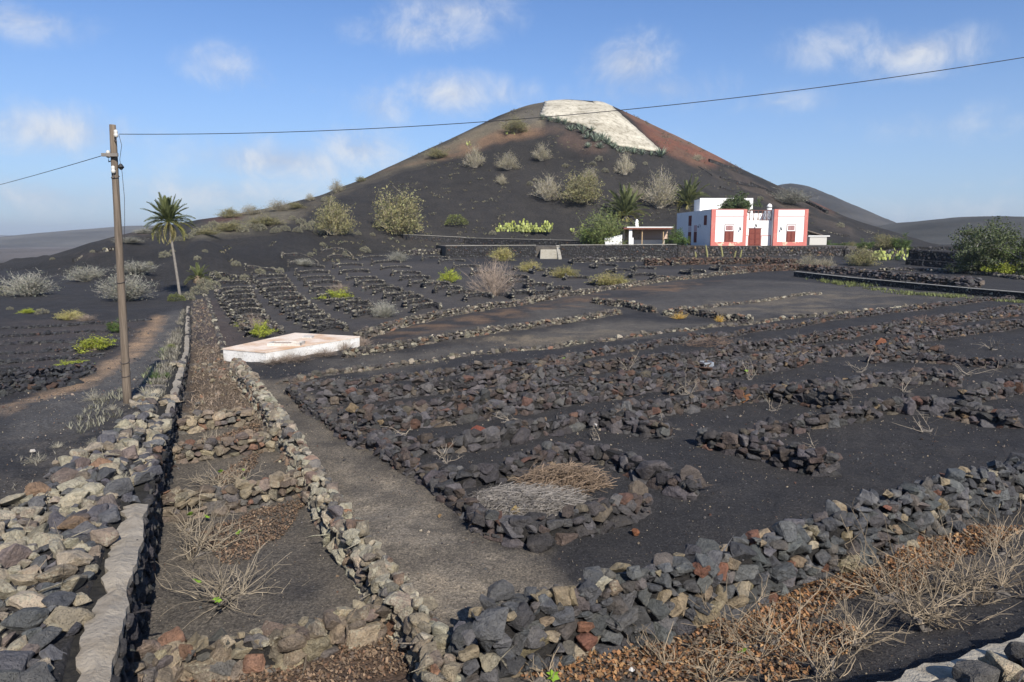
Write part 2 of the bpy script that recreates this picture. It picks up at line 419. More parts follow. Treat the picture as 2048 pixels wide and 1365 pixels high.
def m_red(t, bs):
    p = pos(t); a = attr(t)
    n = t.noise(p, 1.3, 6, 0.65); sep = t.add('ShaderNodeSeparateXYZ', ins={0: p})
    n2 = t.noise(p, 0.45, 3, 0.5)
    peel = t.math('MULTIPLY', t.smooth(n, 0.54, 0.60), a.outputs['Alpha'])
    base = t.mix(peel, t.mix(n2, (0.50, 0.150, 0.125, 1), (0.56, 0.20, 0.17, 1)), (0.66, 0.5, 0.36, 1))
    t.l.new(base, bs.inputs['Base Color'])
mat('redpaint', m_red)
def m_catch(t, bs):
    p = pos(t); n1 = t.noise(p, 0.16, 5, 0.6); n2 = t.noise(p, 0.9, 6, 0.72); n3 = t.noise(p, 6.0, 4, 0.7)
    base = t.ramp(n1, [(0.3, (0.38, 0.345, 0.27)), (0.7, (0.58, 0.535, 0.43))])
    base = t.mix(1.0, base, t.ramp(n2, [(0.34, (0.42, 0.40, 0.35)), (0.5, (1, 1, 1)), (0.7, (1.15, 1.15, 1.15))]), 'MULTIPLY')
    mp = t.add('ShaderNodeMapping', ins={'Rotation': (0, .25, .1), 'Scale': (.05, .05, 1.0)}); t.l.new(p, mp.inputs[0]); n4 = t.noise(mp.outputs[0], .9, 5, .6)
    base = t.mix(1.0, base, t.ramp(n4, [(.36, (.82, .81, .79)), (.5, (1, 1, 1)), (.66, (1.06, 1.06, 1.06))]), 'MULTIPLY')
    base = t.mix(t.math('MULTIPLY', t.smooth(n3, 0.56, 0.70), 0.6), base, (0.12, 0.11, 0.075, 1))
    t.l.new(base, bs.inputs['Base Color']); bump(t, bs, n2, 0.7, 0.3)
mat('limepaving', m_catch)
def m_glass(t, bs):
    bs.inputs['Base Color'].default_value = (0.25, 0.06, 0.05, 1); bs.inputs['Roughness'].default_value = 0.15; bs.inputs['Specular IOR Level'].default_value = 0.5
mat('glass', m_glass)

# ------------------------------------------------------------------ ground, hills
def in_poly(px, py, poly):
    inside = np.zeros(np.shape(px), bool); n = len(poly)
    for i in range(n):
        x1, y1 = poly[i]; x2, y2 = poly[(i + 1) % n]
        if y1 == y2: continue
        c = ((y1 > py) != (y2 > py)) & (px < (x2 - x1) * (py - y1) / (y2 - y1) + x1)
        inside ^= c
    return inside
ASH = np.array([0.0285, 0.0278, 0.0290])
def zone(outline):       # an outline seen in the photograph -> the same outline on the ground plan
    pts = []
    for (px, py) in outline:
        q = at(px, py); pts.append((q.x, q.y))
    return pts
def soil_colour(X_, Y_, base, zones, sc=1.0):
    C = np.tile(base, (len(X_), 1)).astype(float)
    for (poly, col, amt, blotch, edge) in zones:
        pp = np.array(poly); lo = pp.min(0) - 4 * edge - .3; hi = pp.max(0) + 4 * edge + .3
        sel = np.nonzero((X_ > lo[0]) & (X_ < hi[0]) & (Y_ > lo[1]) & (Y_ < hi[1]))[0]
        x = X_[sel]; y = Y_[sel]
        wx = x + edge * fbm(x / (edge * 3), y / (edge * 3), 41, 4) * 2; wy = y + edge * fbm(x / (edge * 3) + 9, y / (edge * 3), 57, 4) * 2
        m = 0
        sw = edge * 1.6
        for (jx, jy) in ((0, 0), (.9, .2), (-.8, .4), (.3, -.9), (-.4, -.8), (.1, .95), (.5, .5), (-.5, 0), (.45, -.4)):
            m = m + in_poly(wx + jx * sw, wy + jy * sw, poly)
        m = m / 9.0 * amt * np.clip(1 + 0.9 * fbm(x / (edge * 6), y / (edge * 6), 91, 3), 0, 1)
        if blotch: m = m * sstep(fbm(x / blotch, y / (blotch * 0.6), 77, 4), -0.12, 0.22)
        C[sel] = C[sel] * (1 - m[:, None]) + np.array(col) * m[:, None]
    return C

PATH = (0.185, 0.16, 0.125); TAN = (0.15, 0.125, 0.09); REDS = (0.13, 0.07, 0.045); BROWN = (0.075, 0.058, 0.045)
def build_ground():
    a_in = np.linspace(-44, 44, 620); a_out = np.concatenate([np.linspace(-180, -45, 40), a_in, np.linspace(45, 180, 40)])
    ang = np.radians(a_out); r = np.concatenate([np.geomspace(0.4, 3.0, 10)[:-1], np.geomspace(3.0, 130, 330), np.geomspace(133, 7000, 100)])
    A, R = np.meshgrid(ang, r); X = (np.sin(A) * R).ravel(); Y = (np.cos(A) * R).ravel(); Z = terrain(X, Y)
    H = hill(X, Y); Z = np.where((H > plain(X, Y) + 0.3) , np.minimum(Z, H - 0.35), Z)
    zones = [
        (zone([(470, 745), (600, 770), (720, 900), (860, 990), (960, 1080), (1080, 1110), (1150, 1180), (960, 1240), (930, 1330), (850, 1290), (760, 1180), (640, 1000), (560, 870)]), PATH, 0.95, 0, 0.25),
        (zone([(470, 745), (600, 770), (720, 900), (860, 990), (960, 1080), (1080, 1110), (1150, 1180), (960, 1240), (930, 1330), (850, 1290), (760, 1180), (640, 1000), (560, 870)]), (0.066, 0.059, 0.051), 0.6, 0.8, 0.2),
        (zone([(600, 800), (700, 900), (640, 960), (580, 880), (510, 800)]), (0.05, 0.046, 0.042), 0.6, 0, 0.3),
        (zone([(300, 1100), (360, 850), (450, 720), (560, 880), (840, 1300), (220, 1340)]), (0.095, 0.084, 0.070), 0.9, 0, 0.1),
        (zone([(375, 830), (380, 690), (450, 690), (540, 850)]), (0.10, 0.072, 0.048), 0.8, 0, 0.15),
        (zone([(200, 1364), (700, 1280), (930, 1364)]), (0.09, 0.06, 0.042), 0.9, 0, 0.1),
        (zone([(640, 735), (1230, 640), (1330, 645), (1500, 645), (1240, 675), (1000, 700), (700, 745)]), (0.082, 0.075, 0.066), 0.95, 0, 0.6),
        (zone([(900, 680), (1230, 650), (1300, 660), (1240, 672), (1000, 700)]), TAN, 0.75, 1.3, 0.5),
        (zone([(760, 690), (1000, 650), (1100, 615), (1190, 600), (1240, 625), (900, 675)]), (0.075, 0.069, 0.062), 0.9, 0, 0.6),
        (zone([(1200, 600), (1500, 560), (1700, 570), (1980, 595), (1700, 620), (1500, 635), (1310, 625)]), (0.068, 0.064, 0.060), 0.85, 0, 0.8),
        (zone([(1330, 625), (1640, 585), (1960, 592), (1700, 622), (1520, 640)]), TAN, 0.5, 2.0, 0.8),
        (zone([(390, 690), (400, 600), (440, 600), (480, 690)]), (0.07, 0.05, 0.045), 0.8, 0, 0.4),
        (zone([(440, 700), (430, 580), (700, 520), (1400, 540), (1500, 540), (1200, 590), (760, 670)]), (0.060, 0.055, 0.052), 0.7, 0, 1.2),
        (zone([(760, 690), (760, 660), (1000, 620), (1300, 570), (1480, 560), (1300, 590), (1000, 640)]), (0.12, 0.08, 0.052), 0.8, 1.5, 0.4),
        (zone([(0, 830), (140, 780), (270, 690), (340, 625), (385, 620), (370, 660), (330, 740), (220, 820), (0, 920)]), (0.075, 0.072, 0.069), 0.95, 0, 0.3),
        (zone([(0, 815), (60, 795), (180, 745), (250, 700), (310, 630), (330, 632), (300, 690), (230, 745), (120, 790), (0, 835)]), (0.30, 0.205, 0.125), 0.75, 0, 0.15),
        (zone([(0, 640), (160, 640), (300, 640), (150, 760), (0, 790)]), (0.050, 0.043, 0.041), 0.9, 0, 0.4),
        (zone([(270, 800), (310, 730), (350, 650), (384, 622), (378, 720), (352, 830), (300, 830)]), (0.22, 0.195, 0.16), 0.85, 0.9, 0.15),
        (zone([(0, 1365), (0, 900), (180, 830), (330, 850), (300, 1000), (180, 1364)]), (0.07, 0.064, 0.058), 0.9, 0.5, 0.15),
        (zone([(1300, 1280), (1640, 1160), (2048, 1040), (2048, 1250), (1700, 1364), (960, 1364)]), (0.066, 0.060, 0.054), 0.9, 0, 0.1),
    ]
    C = soil_colour(X, Y, ASH, zones)
    far = sstep(R.ravel(), 130, 400)[:, None]
    fc = np.array([0.085, 0.075, 0.068]) * (1 + 1.5 * fbm(X / 160., Y / 420., 61, 4))[:, None]
    C = C * (1 - far) + fc * far
    nA = len(ang); nR = len(r)
    i = np.arange(nR - 1)[:, None] * nA; k = np.arange(nA - 1)[None, :]
    F = np.stack([np.stack([i + k, i + nA + k, i + nA + k + 1], -1), np.stack([i + k, i + nA + k + 1, i + k + 1], -1)], 2).reshape(-1, 3)
    F = F[:, ::-1]
    m = MB(); m.add(np.stack([X, Y, Z], -1), F, np.concatenate([C, np.ones((len(C), 1))], 1))
    tag(m.build('ground', MATS['ground'], smooth=True), kind='structure')
build_ground()

def build_hill():
    u = np.linspace(-1.5, 1.0, 560)
    s = np.concatenate([np.linspace(-0.06, 1.0, 230), np.linspace(1.012, 2.3, 60)])
    U, S = np.meshgrid(u, s)
    f = np.interp(U, UF, VF); c = np.interp(U, UC, VC)
    Y = (f + S * (c - f)).ravel(); X = (U * Y.reshape(U.shape)).ravel(); Z = hill(X, Y)
    px, py, _ = project(X, Y, Z)
    base = np.array([0.0305, 0.0286, 0.0272]); C = np.tile(base, (len(X), 1)).astype(float)
    def paint(poly, col, amt, jit, blotch=0, soft=0):
        nonlocal C
        jx = px + jit * 2 * fbm(X / 9., Y / 9., 71, 4); jy = py + jit * 2 * fbm(X / 9. + 7, Y / 9., 73, 4)
        m = 0
        for (ox, oy) in ((0, 0), (.9, .2), (-.8, .4), (.3, -.9), (-.4, -.8), (.1, .95), (.5, .5), (-.5, 0), (.45, -.4)):
            m = m + in_poly(jx + ox * jit * 1.3, jy + oy * jit * 1.3, poly)
        m = m / 9.0 * amt * (S.ravel() <= 1.3)
        if blotch: m = m * sstep(fbm(X / blotch, Y / blotch, 79, 4), -0.2, 0.2)
        C = C * (1 - m[:, None]) + np.array(col) * m[:, None]
    paint([(1195, 180), (1235, 205), (1330, 310), (1400, 330), (1470, 330), (1500, 335), (1620, 390), (1640, 420), (1700, 420), (1400, 180)], (0.20, 0.085, 0.055), 0.75, 5)
    paint([(1195, 180), (1235, 205), (1330, 310), (1400, 330), (1470, 330), (1520, 345), (1700, 420), (1400, 180)], (0.115, 0.085, 0.06), 0.6, 8, 12)
    paint([(1260, 190), (1320, 245), (1400, 288), (1520, 342), (1640, 400), (1700, 430), (1700, 380), (1400, 180)], (0.12, 0.10, 0.07), 0.75, 5)
    paint([(1400, 320), (1500, 340), (1660, 410), (1720, 470), (1600, 440), (1480, 380)], (0.075, 0.06, 0.05), 0.8, 8, 7)
    paint([(560, 440), (700, 375), (850, 305), (1000, 235), (1090, 195), (1090, 250), (1000, 280), (860, 325), (740, 362), (640, 410), (560, 455)], (0.135, 0.115, 0.08), 0.9, 7)
    paint([(700, 380), (760, 350), (860, 318), (960, 272), (1010, 262), (1080, 255), (1100, 262), (1000, 292), (920, 310), (830, 335), (740, 365)], (0.17, 0.105, 0.065), 0.8, 6, 9)
    paint([(1000, 240), (1090, 200), (1080, 235), (1040, 255)], (0.10, 0.092, 0.078), 0.8, 5)
    paint([(1040, 250), (1110, 245), (1200, 290), (1260, 330), (1150, 300)], (0.105, 0.07, 0.055), 0.6, 10, 8)
    paint([(380, 460), (480, 425), (600, 405), (560, 455), (380, 478)], (0.14, 0.125, 0.09), 0.75, 6)
    paint([(400, 445), (440, 430), (500, 422), (480, 440)], (0.10, 0.05, 0.04), 0.8, 5)
    paint([(150, 510), (240, 470), (300, 455), (300, 475), (230, 500), (160, 520)], (0.11, 0.085, 0.07), 0.5, 5, 6)
    n2 = fbm(X / 30. + Y / 60., Y / 16., 83, 3)
    C = C * (1 + 0.35 * np.clip(n2, -0.5, 0.8))[:, None]
    nA = len(u); nR = len(s)
    i = np.arange(nR - 1)[:, None] * nA; k = np.arange(nA - 1)[None, :]
    F = np.stack([np.stack([i + k, i + k + 1, i + nA + k + 1], -1), np.stack([i + k, i + nA + k + 1, i + nA + k], -1)], 2).reshape(-1, 3)
    m = MB(); m.add(np.stack([X, Y, Z], -1), F, np.concatenate([C, np.ones((len(C), 1))], 1))
    tag(m.build('hill', MATS['hillside'], smooth=True), kind='structure')
build_hill()

def far_hill(name, cx, cy, prof, col, seed, sq=1.0, rough=0.05):
    """a hill of revolution: prof = [(radius, height)...] from the top outwards, with noise"""
    na, nr = 160, 60
    th = np.linspace(0, 2 * math.pi, na, endpoint=False); pr = np.array(prof, float)
    t = np.linspace(0, 1, nr); rr = t * pr[-1, 0]
    TH, RR = np.meshgrid(th, rr)
    w = 1 + rough * 2 * (fbm(np.cos(TH) * 2 + seed, np.sin(TH) * 2, seed, 3))
    X = cx + np.cos(TH) * RR * w; Y = cy + np.sin(TH) * RR * w * sq
    Z = np.interp(RR, pr[:, 0], pr[:, 1]) + pr[0, 1] * 0.05 * fbm(X / pr[-1, 0] * 7, Y / pr[-1, 0] * 7, seed + 3, 4)
    i = np.arange(nr - 1)[:, None] * na; k = np.arange(na)[None, :]; k2 = (k + 1) % na
    F = np.stack([np.stack([i + k, i + na + k, i + na + k2], -1), np.stack([i + k, i + na + k2, i + k2], -1)], 2).reshape(-1, 3)
    C = np.array(col) * (1 + 0.8 * fbm(X.ravel() / pr[-1, 0] * 5, Y.ravel() / pr[-1, 0] * 9, seed + 5, 4))[:, None]
    m = MB(); m.add(np.stack([X, Y, Z], -1).reshape(-1, 3), F, np.concatenate([C, np.ones((len(C), 1))], 1))
    return tag(m.build(name, MATS['hillside'], smooth=True), kind='structure')
q = atdepth(1585, 366, 900)
far_hill('distant_volcano', q[0], 900, [(0, q[2]), (10, q[2] - 1), (25, q[2] - 5.5), (70, q[2] - 27), (126, q[2] - 54), (165, -6), (260, -16)], (0.050, 0.049, 0.048), 3, rough=0.02)
q = atdepth(2010, 434, 560)
far_hill('distant_hill', q[0] + 10, 590, [(0, q[2] + 1), (30, q[2] + .3), (70, q[2] - 4), (120, q[2] - 15), (190, -4), (260, -12)], (0.047, 0.047, 0.043), 8, rough=0.03)
q = atdepth(330, 452, 1900)
far_hill('distant_ridge', q[0], 1900, [(0, q[2]), (100, q[2] - 2), (300, q[2] - 22), (520, -12), (700, -22)], (0.085, 0.08, 0.072), 12)
q = atdepth(-500, 462, 4200)
far_hill('distant_mountain', q[0], 4300, [(0, q[2]), (700, q[2] * .8), (1500, q[2] * 0.25), (2300, -30)], (0.10, 0.095, 0.09), 15)

# ------------------------------------------------------------------ stones and dry-stone walls
def stone_mesh(seed, npts, bev, name='stone'):
    rg = random.Random(seed); bm = bmesh.new()
    for i in range(npts):
        v = Vector((rg.gauss(0, 1), rg.gauss(0, 1), rg.gauss(0, 1))).normalized()
        k = max(abs(v.x), abs(v.y), abs(v.z)); v = v / (k ** 0.45)      # blocky
        v *= rg.uniform(0.40, 0.54)
        bm.verts.new(v)
    r = bmesh.ops.convex_hull(bm, input=bm.verts)
    bmesh.ops.delete(bm, geom=[g for g in r['geom_interior'] if isinstance(g, bmesh.types.BMVert)], context='VERTS')
    if bev:
        bmesh.ops.dissolve_limit(bm, angle_limit=rad(22), verts=bm.verts, edges=bm.edges)
        bmesh.ops.bevel(bm, geom=list(bm.edges), offset=bev, segments=1, affect='EDGES', profile=0.6)
        bmesh.ops.triangulate(bm, faces=bm.faces)
        bmesh.ops.subdivide_edges(bm, edges=bm.edges, cuts=1, use_grid_fill=True)
        bmesh.ops.triangulate(bm, faces=bm.faces)
        off = Vector((seed * 1.7, seed * .9, seed * .3))
        for v in bm.verts: v.co += v.co * (0.16 * mnoise.noise(v.co * 3.2 + off) + 0.09 * mnoise.noise(v.co * 8.0 + off) + rg.uniform(-0.012, 0.012))
    bm.normal_update(); bm.verts.index_update()
    V = np.array([v.co[:] for v in bm.verts]); F = np.array([[l.index for l in f.verts] for f in bm.faces]); bm.free()
    m = MB(); m.add(V, F)
    return m.mesh(name, MATS['stone']), V, F
NEAR = [stone_mesh(100 + i, 11 + i % 5, 0.045) for i in range(18)]
FAR = [stone_mesh(300 + i, 9 + i % 3, 0) for i in range(12)]

PAL = {  # linear colours: (colour, weight, lichen)
    'dark': [((0.062, 0.061, 0.064), 5, .06), ((0.095, 0.094, 0.098), 4, .12), ((0.085, 0.070, 0.064), 2.6, .08), ((0.115, 0.072, 0.056), .5, .1), ((0.12, 0.105, 0.085), .8, .3), ((0.17, 0.13, 0.08), .15, .3)],
    'mixed': [((0.075, 0.074, 0.077), 7, .12), ((0.105, 0.103, 0.103), 4, .25), ((0.108, 0.094, 0.086), 2.2, .15), ((0.21, 0.165, 0.11), 1.5, .4), ((0.18, 0.088, 0.06), .35, .1), ((0.26, 0.22, 0.16), .4, .45), ((0.38, 0.35, 0.29), .15, .9)],
    'tan': [((0.16, 0.135, 0.105), 4, .55), ((0.22, 0.185, 0.135), 4, .7), ((0.17, 0.12, 0.09), 1.5, .35), ((0.105, 0.098, 0.09), 2, .5), ((0.28, 0.255, 0.195), 3, .95), ((0.20, 0.115, 0.07), .4, .2)],
    'rubble': [((0.34, 0.29, 0.215), 5, .7), ((0.27, 0.225, 0.165), 4, .75), ((0.135, 0.134, 0.136), 5, .3), ((0.10, 0.10, 0.108), 3, .15), ((0.17, 0.14, 0.12), 1.5, .3), ((0.2, 0.13, 0.09), .3, .2)],
    'brown': [((0.125, 0.10, 0.078), 5, .3), ((0.16, 0.13, 0.095), 4, .45), ((0.10, 0.09, 0.082), 3, .3), ((0.16, 0.095, 0.065), .8, .1), ((0.22, 0.18, 0.125), 1.4, .5)],
    'pale': [((0.15, 0.13, 0.10), 4, .5), ((0.10, 0.088, 0.076), 5, .35), ((0.24, 0.21, 0.16), 1.6, .8), ((0.07, 0.064, 0.06), 4, .2), ((0.17, 0.105, 0.07), .8, .2)],
    'field': [((0.072, 0.068, 0.066), 5, .25), ((0.10, 0.09, 0.08), 3, .45), ((0.055, 0.05, 0.05), 4, .1), ((0.17, 0.155, 0.125), 2.6, .8)],
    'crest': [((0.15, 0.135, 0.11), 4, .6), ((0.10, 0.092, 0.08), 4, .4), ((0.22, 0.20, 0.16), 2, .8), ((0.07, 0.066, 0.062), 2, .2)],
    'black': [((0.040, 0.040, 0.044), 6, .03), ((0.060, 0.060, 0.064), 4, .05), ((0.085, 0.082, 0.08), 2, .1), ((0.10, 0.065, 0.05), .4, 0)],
    'red': [((0.115, 0.072, 0.054), 4, .1), ((0.10, 0.07, 0.055), 4, .1), ((0.075, 0.065, 0.06), 4, .15), ((0.2, 0.16, 0.11), .8, .5)],
}
GAIN = {'mixed': np.array([1.17, 1.2, 1.2]), 'rubble': 1.05, 'tan': 1.42, 'brown': 1.38, 'dark': np.array([1.07, 1.01, .97]), 'pale': 1.1, 'field': 1.1}
def pick(pal, n, rg):
    P = PAL[pal]; w = np.array([p[1] for p in P], float); ix = rg.choice(len(P), n, p=w / w.sum())
    C = np.array([p[0] for p in P])[ix] * GAIN.get(pal, 1.0) * rg.uniform(0.75, 1.28, (n, 1)) * rg.uniform(0.96, 1.04, (n, 3))
    L = np.clip(np.array([p[2] for p in P])[ix] * rg.uniform(0.6, 1.35, n), 0, 1)
    return np.concatenate([C, L[:, None]], 1)
def rot_mats(yaw, ax, ay):
    cz, sz = np.cos(yaw), np.sin(yaw); cx, sx = np.cos(ax), np.sin(ax); cy, sy = np.cos(ay), np.sin(ay)
    n = len(yaw); Rz = np.zeros((n, 3, 3)); Rx = np.zeros((n, 3, 3)); Ry = np.zeros((n, 3, 3))
    Rz[:, 0, 0] = cz; Rz[:, 0, 1] = -sz; Rz[:, 1, 0] = sz; Rz[:, 1, 1] = cz; Rz[:, 2, 2] = 1
    Rx[:, 0, 0] = 1; Rx[:, 1, 1] = cx; Rx[:, 1, 2] = -sx; Rx[:, 2, 1] = sx; Rx[:, 2, 2] = cx
    Ry[:, 1, 1] = 1; Ry[:, 0, 0] = cy; Ry[:, 0, 2] = sy; Ry[:, 2, 0] = -sy; Ry[:, 2, 2] = cy
    return Rz @ Rx @ Ry
def join_stones(P, A, C, rg, lib):
    """P (n,3), A (n,3,3) incl. scale, C (n,4) -> MB"""
    m = MB(); ix = rg.integers(0, len(lib), len(P))
    for k in range(len(lib)):
        s = np.nonzero(ix == k)[0]
        if not len(s): continue
        V, F = lib[k][1], lib[k][2]
        W = np.einsum('nij,vj->nvi', A[s], V) + P[s][:, None, :]
        FF = F[None] + (np.arange(len(s)) * len(V))[:, None, None]
        m.add(W.reshape(-1, 3), FF.reshape(-1, 3), np.repeat(C[s], len(V), 0))
    return m
def place_stones(P, A, C, rg, root, single, lib_near=NEAR, lib_far=FAR, minpx=9.0, toward=None, rest_near=False):
    """stones that show large become parts of their own, the rest one joined part"""
    px, py, dep = project(P[:, 0], P[:, 1], P[:, 2])
    size = np.cbrt(np.abs(np.linalg.det(A))) * FPX / dep
    ok = (px > -40) & (px < 2090) & (py > -20) & (py < 1400) & (size > minpx) & (P[:, 1] > 0)
    if toward is not None: ok &= toward
    idx = np.nonzero(ok)[0]; idx = idx[np.argsort(-size[idx])][:single]
    one = np.zeros(len(P), bool); one[idx] = True
    for i in idx:
        me = lib_near[rg.integers(len(lib_near))][0]
        o = bpy.data.objects.new('stone', me); COL.objects.link(o); o.parent = root
        M = Matrix([list(A[i][0]) + [P[i][0]], list(A[i][1]) + [P[i][1]], list(A[i][2]) + [P[i][2]], [0, 0, 0, 1]])
        o.matrix_local = Matrix.Translation(-Vector(root.location)) @ M
        o.color = tuple(C[i])
    rest = np.nonzero(~one)[0]
    if len(rest):
        m = join_stones(P[rest] - np.array(root.location), A[rest], C[rest], rg, lib_near if rest_near else lib_far)
        tag(m.build('small_stones', MATS['stone'], root), kind='stuff')

def polyline(pts, step):
    P = np.array(pts, float); d = np.hypot(*np.diff(P, axis=0).T); L = np.concatenate([[0], np.cumsum(d)])
    n = max(2, int(L[-1] / step) + 1); u = np.linspace(0, L[-1], n)
    return np.stack([np.interp(u, L, P[:, 0]), np.interp(u, L, P[:, 1])], 1), u
def wall_layout(line, h, w, s, pal, rg, ground=terrain, batter=0.35, ragged=0.25, base_drop=0.06, sides=(-1, 1), tilt=0.38, hvar=None, flat_=0.78):
    P, u = polyline(line, 0.12); tan = np.gradient(P, axis=0); tan /= np.linalg.norm(tan, axis=1)[:, None] + 1e-9
    nor = np.stack([-tan[:, 1], tan[:, 0]], 1); L = u[-1]
    out = []; nc = max(1, int(round(h / (s * 0.56))))
    for c in range(nc + 1):
        top = c == nc
        lanes = [-1, 1] if not top else ([0] if w < s * 1.5 else [-0.45, 0.45])
        for lane in lanes:
            if not top and lane not in sides: continue
            k = 0.0 + rg.uniform(0, s)
            while k < L:
                big = (1.22 - 0.42 * c / max(nc, 1)) if nc > 1 else 1.0
                sz = s * big * rg.choice([rg.uniform(0.45, 0.85), rg.uniform(0.8, 1.2), rg.uniform(1.2, 1.75)], p=[.36, .48, .16])
                k += sz * 0.40
                if k > L: break
                if top and rg.random() < ragged: k += sz * 0.46; continue
                hh = h * (1 + 0.16 * math.sin(k * 1.3 + line[0][0]) * ragged * 2 + rg.uniform(-.1, .1)) * (hvar(k / L) if hvar else 1.0)
                fr = (c + 0.42) / nc if not top else 0.98
                hw = w / 2 * (1 - batter * min(fr, 1))
                off = lane * (hw - sz * 0.22) if not top else lane * hw
                out.append((k, off + rg.uniform(-.06, .06) * s, fr * hh - base_drop, sz, lane if not top else 2))
                k += sz * 0.38
    if h > .2:
        for _ in range(int(L / s * nc * .8)):
            sz = s * rg.uniform(.22, .45); fr = rg.uniform(.1, 1.0); lane = rg.choice([-1, 1]); hw = w / 2 * (1 - batter * fr)
            out.append((rg.uniform(0, L), lane * hw * rg.uniform(.75, 1.05), fr * h - base_drop, sz, lane))
    for ke in (0.02, L - 0.02):
        for c in range(nc):
            for lane in (-.7, 0, .7):
                sz = s * rg.uniform(.75, 1.2); fr = (c + .42) / nc; out.append((ke, lane * w / 2 * (1 - batter * fr) * .7, fr * h * (hvar(ke / L) if hvar else 1.0) - base_drop, sz, 2))
    O = np.array(out); n = len(O)
    x = np.interp(O[:, 0], u, P[:, 0]) + O[:, 1] * np.interp(O[:, 0], u, nor[:, 0])
    y = np.interp(O[:, 0], u, P[:, 1]) + O[:, 1] * np.interp(O[:, 0], u, nor[:, 1])
    tx = np.interp(O[:, 0], u, tan[:, 0]); ty = np.interp(O[:, 0], u, tan[:, 1])
    z = ground(x, y) + O[:, 2]
    yaw = np.arctan2(ty, tx) + rg.uniform(-0.6, 0.6, n) + rg.integers(0, 2, n) * math.pi
    R = rot_mats(yaw, rg.uniform(-tilt, tilt, n), rg.uniform(-tilt, tilt, n))
    S = O[:, 3][:, None] * np.stack([rg.uniform(0.95, 1.4, n), rg.uniform(0.85, 1.15, n), rg.uniform(flat_ - .16, flat_ + .2, n)], 1)
    A = R * S[:, None, :]
    nx = np.interp(O[:, 0], u, nor[:, 0]) * O[:, 4]; ny = np.interp(O[:, 0], u, nor[:, 1]) * O[:, 4]
    seen = (O[:, 4] == 2) | ((nx * -x + ny * -y) > 0)
    return np.stack([x, y, z], 1), A, pick(pal, n, rg), seen, (P, nor, u, O[:, 4])
def wall_core(lay, h, w, root, ground, hvar=None, col=(0.03, 0.028, 0.027, 0)):
    P, nor, u = lay[:3]; m = MB(); n = len(P); V = []
    st = max(1, n // max(2, int(u[-1] / 0.35))); ids = list(range(0, n, st)) + [n - 1]
    ids = np.array(ids); f = np.array([hvar(q) for q in u[ids] / u[-1]]) if hvar else np.ones(len(ids))
    e_ = np.minimum(u[ids], u[-1] - u[ids]); f = f * np.clip(.15 + e_ / .5, 0, 1); nr_ = np.clip(.3 + e_ / .5, 0, 1)[:, None]
    V = np.zeros((len(ids), 4, 3))
    for j, (sgn, zz, ww) in enumerate(((-1, 0, .36), (-1, 1, .24), (1, 1, .24), (1, 0, .36))):
        q = P[ids] + nor[ids] * sgn * w * ww * .85 * nr_
        V[:, j, 0] = q[:, 0]; V[:, j, 1] = q[:, 1]; V[:, j, 2] = ground(q[:, 0], q[:, 1]) + (h * .74 * f if zz else -0.1)
    V = V.reshape(-1, 3)
    F = []
    for a in range(len(ids) - 1):
        for k in range(3):
            b = a * 4 + k; F += [(b, b + 4, b + 5), (b, b + 5, b + 1)]
    e = (len(ids) - 1) * 4; F += [(0, 1, 2), (0, 2, 3), (e, e + 2, e + 1), (e, e + 3, e + 2)]
    m.add(np.array(V) - np.array(root.location), F, col); return m.build('rubble_core', MATS['stone'], root)
SEED = [1000]
def rng():
    SEED[0] += 1; return np.random.default_rng(SEED[0])
def ground_pts(pixels):
    return [(p.x, p.y) for p in (at(*q) for q in pixels)]
def dry_wall(name, label, pixels, h, w, s, pal, single=300, group=None, cat='wall', core=True, world=False, minpx=9.0, **kw):
    rg = rng(); line = pixels if world else ground_pts(pixels)
    P, A, C, seen, lay = wall_layout(line, h, w, s, pal, rg, **kw)
    x0, y0 = line[0]; root = empty(name, (x0, y0, T(x0, y0)), 0, label, cat, group)
    if core and h > 0.3: wall_core(lay, h, w, root, kw.get('ground', terrain), kw.get('hvar'))
    place_stones(P, A, C, rg, root, single, toward=seen, minpx=minpx)
    return root
